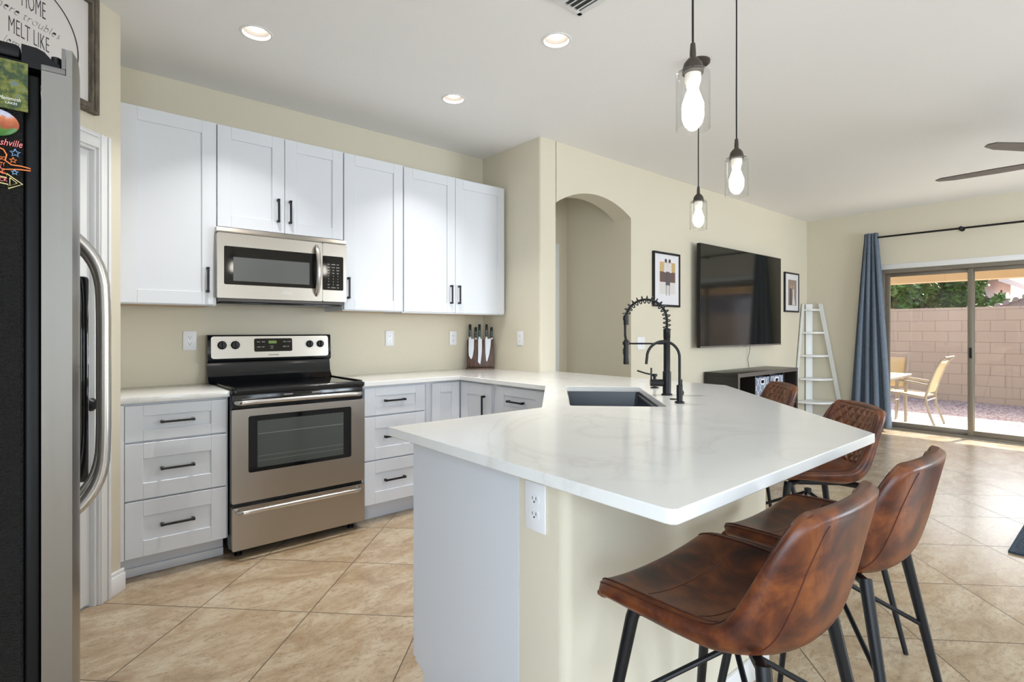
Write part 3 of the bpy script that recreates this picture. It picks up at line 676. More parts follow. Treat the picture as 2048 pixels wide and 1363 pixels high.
# ================================================================= MICROWAVE
MY = 3.375
t = thing('microwave', 'stainless over-the-range microwave with black window under the short cabinet', 'microwave', (1.07, YB, 1.40))
MB().box(0.702, 1.446, MY + 0.045, YB - 0.001, 1.408, 1.829, 0.003).build('body', M_grey, t)
MB().box(0.72, 1.43, MY + 0.06, YB - 0.06, 1.396, 1.408, 0.004).build('vent_underside', M_gloss, t)
MB().prism([(MY + 0.050, 1.800), (MY + 0.008, 1.800), (MY + 0.006, 1.806), (MY + 0.014, 1.828), (MY + 0.050, 1.828)], 0.690, 1.447, axis='x').build('top_grille', M_steel, t, smooth=False)
dm = MB().prism(rrect(0.690, 1.288, 1.425, 1.796, 0.008, 3), MY, MY + 0.044, axis='y', holes=[rrect(0.725, 1.262, 1.503, 1.722, 0.008, 3)])
dm = dm.build('door', M_steel, t)
MB().prism(rrect(0.7255, 1.2615, 1.5035, 1.7215, 0.008, 3), MY + 0.001, MY + 0.03, axis='y').build('window', M_blkglass, dm, label='black glass window')
MB().box(0.773, 1.207, MY - 0.0002, MY + 0.001, 1.525, 1.662).build('window_mesh', mat('microwave_mesh', (0.10, 0.105, 0.105), 0.22), dm, smooth=False)
hp = [(1.250, MY + 0.004 - 0.052 * math.sin(PI * k / 14) ** 0.75 if 0 < k < 14 else MY + 0.006, 1.458 + (1.778 - 1.458) * k / 14) for k in range(15)]
MB().tube(hp, [0.010] + [0.014] * 13 + [0.010], 12, flat=0.8).build('handle', M_chrome, dm, label='curved polished steel handle')
MB().box(1.040, 1.101, MY - 0.001, MY, 1.455, 1.482).build('badge', M_chrome, dm, smooth=False)
MB().text('FRIGIDAIRE', (1.0705, MY - 0.0015, 1.468), (1, 0, 0), (0, 0, 1), 0.0105, 0.85, align='CENTER').build('maker_name', M_ink, dm, smooth=False)
cp = MB().prism(rrect(1.290, 1.447, 1.425, 1.796, 0.008, 3), MY, MY + 0.044, axis='y').build('control_panel', M_steel, t)
MB().prism(rrect(1.290, 1.425, 1.498, 1.716, 0.008, 3), MY - 0.001, MY + 0.001, axis='y').build('keypad', M_blkglass, cp, label='black touch keypad')
m = MB()
rows = [('PIZZA', 'POPCORN', 'AUTO'), ('REHEAT', 'POTATO', 'DEFROST'), ('COOK', 'VEG', 'SENSOR'), ('LEVEL', 'TIMER', 'MELT'), ('1', '2', '3'), ('4', '5', '6'), ('7', '8', '9'), ('STOP', '0', 'START'), ('LIGHT', 'TURNTABLE', 'FAN')]
for i, r_ in enumerate(rows):
    for j, s_ in enumerate(r_):
        MB().text(s_, (1.328 + j * 0.030, MY - 0.0013, 1.660 - i * 0.0185), (1, 0, 0), (0, 0, 1), 0.0075 if len(s_) > 1 else 0.010, 0.7, align='CENTER').build('button_label', M_ink, cp, smooth=False)

# ================================================================= REFRIGERATOR (cabinet to the left, doors face +X)
t = thing('refrigerator', 'side-by-side refrigerator with black side and stainless doors at the left edge', 'refrigerator', (-0.4, 1.7, 0))
MB().box(-0.74, -0.043, 1.25, 2.13, 0.03, 1.708, 0.004).build('cabinet', M_fr, t, label='black pebble-textured cabinet')
MB().box(-0.043, -0.022, 1.262, 2.12, 0.06, 1.690, 0.004).build('gasket', M_rubber, t)
def fdoor(y0, y1):
    m = MB(); z0, z1 = 0.05, 1.728; n = 12
    prof = [(-0.020, y0)] + [(0.022 + 0.016 * math.sin(PI * (i / n)) ** 0.45 if 0 < i < n else 0.022, y0 + (y1 - y0) * i / n) for i in range(n + 1)] + [(-0.020, y1)]
    m.prism(prof, z0, z1 - 0.03); return m
for i, (a, c_) in enumerate(((1.250, 1.700), (1.706, 2.130))):
    m = fdoor(a, c_)
    n = 12
    prof = [(0.0135, a)] + [(0.022 + 0.016 * math.sin(PI * (k / n)) ** 0.45 if 0 < k < n else 0.022, a + (c_ - a) * k / n) for k in range(n + 1)] + [(0.0135, c_)]
    m.prism(prof, 1.6981, 1.745)
    d = m.build('door', M_steelf, t, ang=50, label='brushed stainless door')
    MB().box(-0.0205, 0.0130, a - 0.0008, c_ - 0.001, 1.6985, 1.709, 0.002).box(0.0075, 0.0130, a - 0.0008, c_ - 0.0005, 1.709, 1.745).build('door_cap', M_grey, d)
    hy_ = 1.655 if i == 0 else 1.752
    z0, z1 = 0.805, 1.470; X0 = 0.030; X1 = 0.090
    pts = bez((X0, 0, z0), (X0 + 0.030, 0, z0 + 0.030), (X1, 0, z0 + 0.060), (X1, 0, z0 + 0.150), 8)
    pts = pts + [(X1 + 0.001, 0, z0 + 0.20 + (z1 - z0 - 0.40) * k / 4) for k in range(5)] + [(a_, b_, z0 + z1 - c9) for a_, b_, c9 in reversed(pts)]
    pts = [(a_, hy_, c9) for a_, b_, c9 in pts]
    MB().tube(pts, 0.0155, 14, flat=0.85).build('handle', M_chrome, d, label='curved steel handle')
    if i == 1: MB().box(0.03, 0.066, 1.81, 2.02, 0.84, 1.385, 0.008).build('dispenser_panel', M_blkglass, d, label='black water dispenser panel')
hg = MB().prism([(-0.046, 1.700), (0.004, 1.700), (0.005, 1.716), (-0.006, 1.722), (-0.016, 1.733), (-0.026, 1.737), (-0.046, 1.738)], 1.256, 1.335, axis='y')
hg.build('hinge_cover', M_rubber, t, ang=50)
MB().cyl((0.000, 1.272, 1.7095), (0.000, 1.272, 1.733), 0.0072).build('hinge_pin', M_blk, t)
MB().box(-0.74, -0.0465, 1.248, 2.13, 1.7085, 1.734, 0.008).build('top_cap', M_rubber, t)
for x_, y_ in ((-0.1, 1.32), (-0.1, 2.06), (-0.68, 1.32), (-0.68, 2.06)):
    MB().cyl((x_, y_, 0), (x_, y_, 0.032), 0.02).build('foot', M_blk, t)
# magnets on the side (facing -Y)
YM = 1.2494
def magnet_mat(name, fn):
    m = mat(name, (0.5, 0.5, 0.5), 0.25); b = NB(m); fn(b); return m
def f1(b):
    v = b.coord('Position'); f = b.noise(v, 45, 6, 0.7); b.base(b.ramp(f, [(0.3, (0.008, 0.02, 0.02)), (0.45, (0.03, 0.06, 0.015)), (0.55, (0.16, 0.17, 0.02)), (0.66, (0.10, 0.15, 0.18)), (0.8, (0.3, 0.3, 0.28))]))
def f2(b):
    s_ = b.n('SeparateXYZ'); g = b.n('NewGeometry'); b.l(g.outputs['Position'], s_.inputs[0])
    z = b.math('ADD', b.math('MULTIPLY', b.math('SUBTRACT', s_.outputs[2], 1.567), 14.0), b.math('MULTIPLY_ADD', b.noise(b.coord('Position'), 90, 4), 0.3, -0.15))
    b.base(b.ramp(z, [(0.0, (0.02, 0.10, 0.01)), (0.22, (0.05, 0.18, 0.02)), (0.28, (0.30, 0.06, 0.02)), (0.5, (0.55, 0.17, 0.07)), (0.58, (0.5, 0.5, 0.6)), (0.75, (0.16, 0.2, 0.45)), (0.9, (0.45, 0.5, 0.7))]))
t = thing('photo_magnet', 'square landscape photo magnet, topmost on the black refrigerator side', 'magnet', (-0.06, YM, 1.66))
MB().box(-0.155, -0.037, YM - 0.003, YM, 1.618, 1.702, 0.0006, 1).build('plate', magnet_mat('landscape_print', f1), t)
MB().text('Mammoth', (-0.0465, YM - 0.0032, 1.633), (1, 0, 0), (0, 0, 1), 0.0085, 0.8, align='RIGHT', shear=0.3).text('LAKES', (-0.0505, YM - 0.0032, 1.6265), (1, 0, 0), (0, 0, 1), 0.0055, 1.0, align='RIGHT').build('lettering', M_ink, t, smooth=False)
t = thing('round_magnet', 'glossy oval magnet with red rocks and blue sky below the photo magnet', 'magnet', (-0.077, YM, 1.59))
MB().prism([(-0.080 + 0.032 * math.cos(R(a)), 1.592 + 0.023 * math.sin(R(a))) for a in range(0, 360, 10)], YM - 0.004, YM, 0.0012, axis='y').build('plate', magnet_mat('red_rock_print', f2), t)
t = thing('neon_magnet', 'neon-style guitar and arrow magnet, lowest on the refrigerator side', 'magnet', (-0.07, YM, 1.52))
NC = {'pink': (0.85, 0.22, 0.22), 'orange': (0.85, 0.23, 0.06), 'blue': (0.25, 0.45, 0.75), 'cream': (0.85, 0.72, 0.35)}
NM = {k: mat('neon_' + k, v_, 0.4) for k, v_ in NC.items()}
def neon(nm, pts, col, closed=True, r=0.0007):
    p = [(-0.072 + a, YM - 0.0015, 1.504 + c_) for a, c_ in pts]
    if closed: p = p + [p[0]]
    return MB().tube(p, r, 6).build(nm, NM[col], t)
MB().box(-0.150, -0.0735, YM - 0.0012, YM, 1.50, 1.555, 0.0004, 1).build('backing', M_blk, t)
MB().text('Nashville', (-0.0445, YM - 0.0015, 1.5555), (1, 0, 0), (0, 0, 1), 0.016, 0.72, align='RIGHT', shear=0.3, depth=0.0009).build('lettering', NM['pink'], t, smooth=False)
neon('guitar_outline', [(-0.02, 0.048), (-0.006, 0.048), (0.004, 0.044), (0.008, 0.036), (0.006, 0.026), (0.014, 0.020), (0.026, 0.020), (0.038, 0.018), (0.038, 0.014), (0.026, 0.014), (0.012, 0.012), (0.002, 0.010), (0.008, 0.003), (-0.01, 0.01), (-0.02, 0.012)], 'orange', False, 0.0011)
MB().text('MUSIC', (-0.066, YM - 0.0015, 1.530), (1, 0, 0), (0, 0, 1), 0.009, 0.6, align='RIGHT', depth=0.0009).text('CITY', (-0.066, YM - 0.0015, 1.520), (1, 0, 0), (0, 0, 1), 0.009, 0.6, align='RIGHT', depth=0.0009).build('orange_lettering', NM['orange'], t, smooth=False)
def star(cx, cz, r): return [(cx + (r if i % 2 == 0 else r * 0.42) * math.sin(R(36 * i)), cz + (r if i % 2 == 0 else r * 0.42) * math.cos(R(36 * i))) for i in range(10)]
neon('star', star(0.0185, 0.041, 0.007), 'blue'); neon('star', star(0.016, 0.028, 0.005), 'orange'); neon('star', star(0.018, 0.008, 0.0048), 'blue'); neon('star', star(-0.001, 0.009, 0.008), 'pink')
neon('arrow', [(-0.03, 0.002), (0.008, -0.003), (0.008, 0.004), (0.028, -0.011), (0.010, -0.021), (0.010, -0.014), (-0.03, -0.009)], 'cream', True, 0.0009)
neon('arrow_gem', [(0.012, -0.002), (0.021, -0.010), (0.012, -0.016)], 'cream', True, 0.0006)
MB().text('ROCK', (-0.063, YM - 0.0015, 1.4945), (1, 0, 0), (0, 0, 1), 0.0085, 0.9, align='RIGHT', depth=0.0009).build('pink_lettering', NM['pink'], t, smooth=False)

# ================================================================= SIGN on the diagonal wall
t = thing('framed_sign', 'wood framed white sign with black script lettering above the pantry door', 'sign', tuple(DG @ Vector((0.44, 0.0, 2.2))), R(-135))
m = MB(DG)
for a, c_, z0, z1 in ((0.150, 0.190, 2.205, 2.727), (0.690, 0.730, 2.205, 2.727), (0.190, 0.690, 2.205, 2.245), (0.190, 0.690, 2.687, 2.727)):
    m.box(a, c_, 0.002, 0.030, z0, z1, 0.003); m.box(a + 0.012, c_ - 0.012, 0.030, 0.034, z0 + 0.012, z1 - 0.012, 0.001, 1)
m.build('frame', M_framewood, t)
MB(DG).box(0.188, 0.692, 0.002, 0.010, 2.243, 2.689).build('board', M_signboard, t, smooth=False)
m = MB(DG); m.tube([(0.441 + 0.2 * math.cos(R(a)), 0.0115, 2.425 + 0.2 * math.sin(R(a))) for a in range(0, 361, 6)], 0.0022, 6, caps=False); m.build('circle_line', M_dark_ink, t)
m = MB(DG); rt = (-1, 0, 0)
m.text('HOME', (0.490, 0.0105, 2.498), rt, (0, 0, 1), 0.100, 0.36, thin=0.0016)
m.text('where troubles', (0.620, 0.0105, 2.448), rt, (0, 0, 1), 0.052, 0.9, shear=0.5, thin=0.0016)
m.text('MELT LIKE', (0.540, 0.0105, 2.372), rt, (0, 0, 1), 0.090, 0.41, thin=0.0016)
m.text('lemon drops', (0.560, 0.0105, 2.325), rt, (0, 0, 1), 0.046, 0.9, shear=0.5, thin=0.0016)
m.build('lettering', M_dark_ink, t, smooth=False)

# ================================================================= OUTLETS
def outlet(fr, label, name='wall_outlet', size=(0.072, 0.116)):
    o0 = fr @ Vector((0, 0, 0))
    t = thing(name, label, 'outlet', tuple(o0))
    a, c_ = size[0] / 2, size[1] / 2
    pl = MB(fr).box(-a, a, 0.0003, 0.006, -c_, c_, 0.0025).build('cover_plate', M_plate, t)
    for s_ in (-1, 1):
        f_ = MB(fr).prism([(0.0165 * math.cos(R(q)) * 1.02, s_ * 0.0195 + max(-0.0125, min(0.0125, 0.0165 * math.sin(R(q))))) for q in range(0, 360, 15)], 0.006, 0.0075, axis='y').build('socket', M_plate, t)
        MB(fr).box(-0.0075, -0.0055, 0.0074, 0.0078, s_ * 0.0195 - 0.001, s_ * 0.0195 + 0.007).box(0.0055, 0.0075, 0.0074, 0.0078, s_ * 0.0195 - 0.001, s_ * 0.0195 + 0.007).cyl((0, 0.0074, s_ * 0.0195 - 0.006), (0, 0.0078, s_ * 0.0195 - 0.006), 0.0026).build('slots', M_slot, f_, smooth=False)
    return t
def fback(x, z): return Matrix(((-1, 0, 0, x), (0, -1, 0, YB), (0, 0, 1, z), (0, 0, 0, 1)))
outlet(fback(0.620, 1.178), 'white duplex outlet on the back wall left of the range')
outlet(fback(1.959, 1.179), 'white duplex outlet on the back wall right of the range')
outlet(fback(2.545, 1.175), 'white duplex outlet beside the knife block')
outlet(Matrix(((0, -1, 0, 2.86), (1, 0, 0, 3.262), (0, 0, 1, 1.175), (0, 0, 0, 1))), 'white duplex outlet on the kitchen end wall right of the knives')
ko = outlet(Matrix(((0, -1, 0, 0.94), (1, 0, 0, 1.010), (0, 0, 1, 0.790), (0, 0, 0, 1))), 'large white duplex outlet under the peninsula countertop', size=(0.076, 0.124))
t = thing('light_switch', 'white double rocker switch plate on the wall behind the faucets', 'light switch', (4.148, 3.03, 1.12))
MB().box(4.090, 4.206, 3.0235, 3.0297, 1.062, 1.178, 0.0025).build('cover_plate', M_plate, t)
for x_ in (4.125, 4.171): MB().box(x_ - 0.016, x_ + 0.016, 3.021, 3.0235, 1.087, 1.153, 0.0015).build('rocker', M_plate, t)

# ================================================================= KNIFE BLOCK
KB = frame((2.640, 3.700, 0.914), (0.187, -0.100))     # along the block's front, from left to right
KB = Matrix.Translation((2.663, 3.725, 0.914)) @ Matrix.Rotation(math.atan2(-0.150, 0.180), 4, 'Z')   # local -y faces the room
t = thing('knife_block', 'dark walnut magnetic knife block standing in the counter corner', 'knife block', tuple(KB.translation), math.atan2(-0.150, 0.180))
lean = KB @ Matrix.Translation((0, 0, 0.012)) @ Matrix.Rotation(R(-8), 4, 'X')
MB(lean).box(0.0, 0.226, -0.028, 0.0, 0, 0.235, 0.002).build('board', M_walnut, t)
MB(KB).box(-0.006, 0.232, -0.060, 0.0, 0, 0.012, 0.002).build('base', M_walnut, t)
def blade(kind):
    if kind == 'santoku': return [(0, 0), (0.046, 0), (0.044, -0.09), (0.036, -0.145), (0.026, -0.172), (0.018, -0.170), (0.004, -0.145), (0, -0.11)], 0.105
    if kind == 'bread': return [(0, 0), (0.033, 0), (0.033, -0.10), (0.026, -0.170), (0.020, -0.215), (0.014, -0.214), (0.0, -0.195), (0.002, -0.12)], 0.105
    if kind == 'chef': return [(0, 0), (0.049, 0), (0.046, -0.06), (0.036, -0.13), (0.022, -0.180), (0.015, -0.195), (0.009, -0.185), (0.003, -0.12)], 0.105
    return [(0.0, 0), (0.016, 0), (0.016, -0.04), (0.008, -0.075), (0.0, -0.06)], 0.09
for kind, x_, lab, yy in (('santoku', 0.014, 'wide dimpled santoku knife, leftmost on the walnut block', -0.031), ('bread', 0.094, 'long narrow bread knife in the middle of the walnut block', -0.031), ('chef', 0.154, 'pointed chef knife on the right of the walnut block', -0.031),
                          ('small', 0.060, 'short dark-handled knife behind the santoku knife', 0.006), ('small', 0.196, 'short dark-handled knife at the right behind the chef knife', 0.006)):
    fr_ = lean @ Matrix.Translation((x_, yy, 0.240 if yy < 0 else 0.236))
    t = thing('kitchen_knife', lab, 'knife', tuple(fr_.translation))
    pts, hl = blade(kind)
    if yy > 0: pts = [(a, c_ * 0.7) for a, c_ in pts]
    MB(fr_).prism(pts[::-1], -0.001, 0.001, axis='y').build('blade', M_knife, t, smooth=False)
    if kind == 'santoku':
        m = MB(fr_)
        for k in range(10): m.box(0.028, 0.038, -0.0014, -0.001, -0.02 - k * 0.0125, -0.013 - k * 0.0125)
        m.build('dimples', mat('dimple_shade', (0.55, 0.56, 0.58), 0.3, 1.0), t, smooth=False)
    hw_ = 0.011
    MB(fr_).box(0.002, 0.002 + 2 * hw_ * 0.8, -0.006, 0.006, 0.0, 0.020, 0.002).build('bolster', M_knife, t)
    MB(fr_).box(0.0, 2 * hw_, -0.009, 0.009, 0.020, hl + 0.015, 0.004).box(0.0, 2 * hw_, -0.0092, 0.0092, hl + 0.013, hl + 0.019, 0.003).build('handle', M_khandle, t)
    MB(fr_).box(0.001, 2 * hw_ - 0.001, -0.0086, 0.0086, hl + 0.0185, hl + 0.021, 0.001, 1).cyl((hw_, -0.0098, 0.065), (hw_, -0.009, 0.065), 0.003).build('end_cap', M_knife, t)

# ================================================================= STOOLS
rowsK = [  # centre y,z ; edge y,z ; half width
 (0.214, 0.622, 0.207, 0.658, 0.196), (0.226, 0.640, 0.215, 0.672, 0.222), (0.205, 0.660, 0.193, 0.688, 0.238), (0.10, 0.657, 0.10, 0.694, 0.243), (0.0, 0.648, 0.0, 0.696, 0.238),
 (-0.085, 0.645, -0.055, 0.702, 0.226), (-0.140, 0.672, -0.088, 0.735, 0.216), (-0.170, 0.735, -0.117, 0.790, 0.208), (-0.192, 0.820, -0.148, 0.855, 0.200), (-0.209, 0.895, -0.176, 0.905, 0.184), (-0.216, 0.932, -0.196, 0.928, 0.160)]
def kinterp(s_):
    n = len(rowsK) - 1; f = max(0.0, min(n - 1e-6, s_ * n)); i = int(f); q = f - i
    P_ = [rowsK[max(0, min(n, i + k))] for k in (-1, 0, 1, 2)]
    return [0.5 * ((2 * b_) + (-a + c_) * q + (2 * a - 5 * b_ + 4 * c_ - d_) * q * q + (-a + 3 * b_ - 3 * c_ + d_) * q ** 3) for a, b_, c_, d_ in zip(*P_)]
def spt(s_, u):
    cy_, cz_, ey, ez, hw_ = kinterp(s_); q = abs(u) ** 2.3
    return Vector((hw_ * u, cy_ + (ey - cy_) * q, cz_ + (ez - cz_) * q))
def snorm(s_, u, e=0.004):
    a = spt(min(1, s_ + e), u) - spt(max(0, s_ - e), u); c_ = spt(s_, min(1, u + e)) - spt(s_, max(-1, u - e))
    n = c_.cross(a) * -1.0
    n = a.cross(c_) * -1 if False else n
    n.normalize()
    ref = Vector((0, 0.6, 0.8)) if s_ > 0.1 else Vector((0, 0.8, 0.6))
    return n if n.dot(ref) > 0 else -n
def make_stool(label):
    t = thing('bar_stool', label, 'stool', (0, 0, 0), 0, 'brown leather counter stools')
    m = MB(); A, B = [], []; NS, NU = 44, 28
    for i in range(NS + 1):
        ra, rb_ = [], []
        for j in range(NU + 1):
            s_, u = i / NS, -1 + 2 * j / NU
            p, n = spt(s_, u), snorm(s_, u)
            e = min(1.0, min((1 - abs(u)) / 0.16, s_ / 0.07 if s_ < 0.5 else 1, (1 - s_) / 0.07)); e = max(0.0, e); rnd = math.sqrt(max(0.0, 1 - (1 - e) ** 2))
            th = 0.030 + 0.012 * math.exp(-((s_ - 0.5) / 0.2) ** 2)
            puff = 0.006 * rnd
            ra.append(p + n * (puff - 0.012 * (1 - rnd))); bt = 0.012 + 0.009 * max(0.0, min(1.0, (min(s_, 1 - s_) - 0.03) / 0.1)); rb_.append(p - n * (bt + (th - bt) * rnd))
        A.append(ra); B.append(rb_)
    va = [[m.bm.verts.new(p) for p in r_] for r_ in A]; vb = []
    for i in range(NS + 1):
        vb.append([m.bm.verts.new(B[i][j]) for j in range(NU + 1)])
    for i in range(NS):
        for j in range(NU):
            m.bm.faces.new((va[i][j], va[i + 1][j], va[i + 1][j + 1], va[i][j + 1])); m.bm.faces.new((vb[i][j], vb[i][j + 1], vb[i + 1][j + 1], vb[i + 1][j]))
    for i in range(NS):
        for j in (0, NU): m.bm.faces.new((va[i][j], vb[i][j], vb[i + 1][j], va[i + 1][j]))
    for j in range(NU):
        for i in (0, NS): m.bm.faces.new((va[i][j], va[i][j + 1], vb[i][j + 1], vb[i][j]))
    o = m.build('seat_shell', M_leather, t, ang=80)
    # quilted pad on the inside of the back
    rows_ = []; NQ = 110
    for i in range(NQ + 1):
        r_ = []
        for j in range(NQ + 1):
            s_ = 0.615 + 0.325 * i / NQ; u = -0.79 + 1.58 * j / NQ
            p, n = spt(s_, u), snorm(s_, u)
            a, c_ = (u * 8.0 + s_ * 24.0), (u * 8.0 - s_ * 24.0)
            q = min(abs(math.sin(a * PI / 2)), abs(math.sin(c_ * PI / 2)))
            edge_ = min(1, min(i, NQ - i, j, NQ - j) / 6)
            r_.append(p + n * (0.0045 + edge_ * (0.002 + 0.0075 * min(1, q * 1.5) ** 0.6)))
        rows_.append(r_)
    MB().grid(rows_).build('backrest_pad', M_leather2, t, ang=180, label='diamond-quilted leather pad')
    # stitched seams: rim piping, two lines across the seat
    m = MB()
    def seam(pts, r=0.0016): m.tube(pts, r, 6)
    for sg in (-1, 1):
        seam([spt(s_, sg * 0.88) + snorm(s_, sg * 0.88) * 0.0062 for s_ in [k / 40 for k in range(6, 37)]])
        seam([spt(s_, sg * 0.95) - snorm(s_, sg * 0.95) * 0.0 for s_ in [k / 40 for k in range(6, 37)]], 0.001)
    for s0 in (0.30, 0.42): seam([spt(s0, u) + snorm(s0, u) * 0.0058 for u in [k / 16 for k in range(-13, 14)]], 0.0013)
    seam([spt(0.948, u / 16) + snorm(0.948, u / 16) * 0.006 for u in range(-13, 14)])
    for sg in (-1, 1): seam([spt(0.52, sg * k / 20) - snorm(0.52, sg * k / 20) * 0.0372 for k in range(4, 17)], 0.0012)
    for sg in (-1, 1): seam([spt(s_, sg * 0.70) - snorm(s_, sg * 0.70) * (0.0303 + 0.012 * math.exp(-((s_ - 0.5) / 0.2) ** 2)) for s_ in [0.53 + k * 0.4 / 24 for k in range(25)]], 0.0012)
    m.build('stitching', M_seam, t)
    # frame
    m = MB()
    tops = [(-0.165, 0.165), (0.165, 0.165), (0.165, -0.130), (-0.165, -0.130)]
    for (x_, y_) in tops: m.cyl((0, 0.01, 0.606), (x_ * 0.98, y_ * 0.98, 0.616), 0.012, seg=10)
    m.box(-0.10, 0.10, -0.07, 0.11, 0.600, 0.618, 0.003)
    m.build('seat_frame', M_blkmat, t)
    for (x_, y_) in tops:
        fx_, fy_ = x_ * 1.50, (y_ * 1.55 if y_ > 0 else y_ * 1.85)
        MB().tube([(x_ * 0.96, y_ * 0.96, 0.626), (x_, y_, 0.60), (fx_, fy_, 0.0)], [0.0145, 0.0145, 0.0088], 14).build('leg', M_blkmat, t)
        k = 0.36
        MB().tube([(0, 0.01, 0.545), (x_ + (fx_ - x_) * k, y_ + (fy_ - y_) * k, 0.40)], 0.0065, 10).build('cross_brace', M_blkmat, t)
    MB().cyl((0, 0.01, 0.533), (0, 0.01, 0.558), 0.014).build('brace_hub', M_blkmat, t)
    return t
st0 = make_stool('brown leather counter stool nearest the camera, at the corner of the peninsula')
st0.location = (1.150, 0.578, 0)
dup(st0, (1.690, 0.572, 0), 0, 'brown leather counter stool tucked right behind the nearest one')
dup(st0, (2.490, 0.935, 0), R(45), 'brown leather counter stool at the right corner of the peninsula, quilted back showing')
dup(st0, (3.150, 1.530, 0), R(45), 'brown leather counter stool farthest back, only its quilted back above the counter')

# ================================================================= PENDANTS
def make_pendant(label):
    t = thing('pendant_lamp', label, 'lamp', (0, 0, 0), 0, 'glass cylinder pendants over the peninsula')    # origin: ceiling point
    MB().lathe([(0, -0.022), (0.05, -0.022), (0.062, -0.012), (0.063, 0.0), (0, 0)]).build('canopy', M_bronze, t)
    zt = -0.783
    MB().tube([(0, 0, -0.02), (0.0012, 0.0004, -0.25), (-0.0008, 0, -0.5), (0, 0, zt + 0.07)], 0.0030, 8).build('cord', M_blk, t)
    MB().lathe([(0, 0.083), (0.0065, 0.083), (0.0085, 0.06), (0.0085, 0.045), (0.014, 0.040), (0.024, 0.028), (0.0285, 0.012), (0.029, 0.0), (0.0, 0.0)], (0, 0, zt)).build('socket_cap', M_bronze, t)
    g_ = MB().lathe([(0.012, 0.001), (0.044, 0.001), (0.046, -0.002), (0.046, -0.156), (0.0445, -0.156), (0.0445, -0.004), (0.012, -0.002)], (0, 0, zt), seg=40)
    g_.build('glass_shade', M_shade, t, ang=60)
    MB().lathe([(0, 0), (0.022, 0), (0.022, -0.02), (0.017, -0.035), (0, -0.035)], (0, 0, zt - 0.0025)).build('bulb_base', mat('porcelain_socket', (0.85, 0.82, 0.76), 0.4), t)
    MB().lathe([(0, -0.034), (0.014, -0.034), (0.015, -0.045), (0.022, -0.065), (0.029, -0.085), (0.030, -0.098), (0.025, -0.115), (0.012, -0.127), (0, -0.129)], (0, 0, zt), seg=24).build('bulb', M_bulb, t)
    return t
p0 = make_pendant('glass cylinder pendant lamp nearest the camera, largest in view')
p0.location = (1.357, 0.816, CZ)
dup(p0, (2.174, 1.105, CZ), 0, 'glass cylinder pendant lamp hanging farthest right')
dup(p0, (2.736, 1.611, CZ), 0, 'glass cylinder pendant lamp farthest away, hanging lowest in view')

# ================================================================= DOWNLIGHTS, VENT
def make_down(label):
    t = thing('recessed_downlight', label, 'ceiling light', (0, 0, 0), 0, 'recessed downlights in the kitchen ceiling')
    MB().lathe([(0.062, 0.012), (0.066, -0.003), (0.076, -0.003), (0.078, 0.0), (0.068, 0.0)], seg=40).build('trim_ring', M_trim, t)
    MB().lathe([(0.0655, -0.001), (0.060, 0.03), (0.050, 0.055), (0.050, 0.07), (0.067, 0.07), (0.0672, 0.0)], seg=40).build('baffle', M_baffle, t)
    MB().lathe([(0, 0.012), (0.02, 0.013), (0.034, 0.020), (0.043, 0.05), (0, 0.05)], seg=32).build('lamp', M_down, t)
    l = lamp('downlight_glow', 'AREA', (0, 0, 0.010), 6.0, (1, 0.97, 0.93), shape='DISK', size=0.05); l.parent = t; l.data.spread = R(92)
    return t
dn = make_down('recessed ceiling light above the range, nearest the pantry'); dn.location = (*DL[0], CZ)
dup(dn, (*DL[1], CZ), 0, 'recessed ceiling light over the counter corner near the wall cabinets')
dup(dn, (*DL[2], CZ), 0, 'recessed ceiling light above the sink, closest to the ceiling vent')
t = thing('ceiling_vent', 'white louvred air vent in the ceiling at the top edge', 'vent', (1.76, 1.6, CZ))
m = MB(); x0, x1, y0, y1 = 1.560, 1.900, 1.400, 1.740; w_ = 0.026
m.box(x0, x1, y0, y0 + w_, CZ - 0.008, CZ, 0.003).box(x0, x1, y1 - w_, y1, CZ - 0.008, CZ, 0.003).box(x0, x0 + w_, y0, y1, CZ - 0.008, CZ, 0.003).box(x1 - w_, x1, y0, y1, CZ - 0.008, CZ, 0.003)
m.build('frame', M_trim, t)
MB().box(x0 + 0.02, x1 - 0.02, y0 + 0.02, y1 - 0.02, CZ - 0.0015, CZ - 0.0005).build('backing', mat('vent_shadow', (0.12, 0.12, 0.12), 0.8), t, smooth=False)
for k in range(5):
    a = x0 + 0.045 + k * 0.036
    MB(Matrix.Translation((a, 0, CZ - 0.008)) @ Matrix.Rotation(R(35), 4, 'Y')).box(-0.014, 0.014, y0 + w_, y1 - w_, -0.001, 0.001).build('slat', M_trim, t, smooth=False)
for k in range(3):
    a = x1 - 0.045 - k * 0.030
    MB(Matrix.Translation((a, 0, CZ - 0.008)) @ Matrix.Rotation(R(-30), 4, 'Y')).box(-0.012, 0.012, y0 + w_, y1 - w_, -0.001, 0.001).build('slat', M_trim, t, smooth=False)

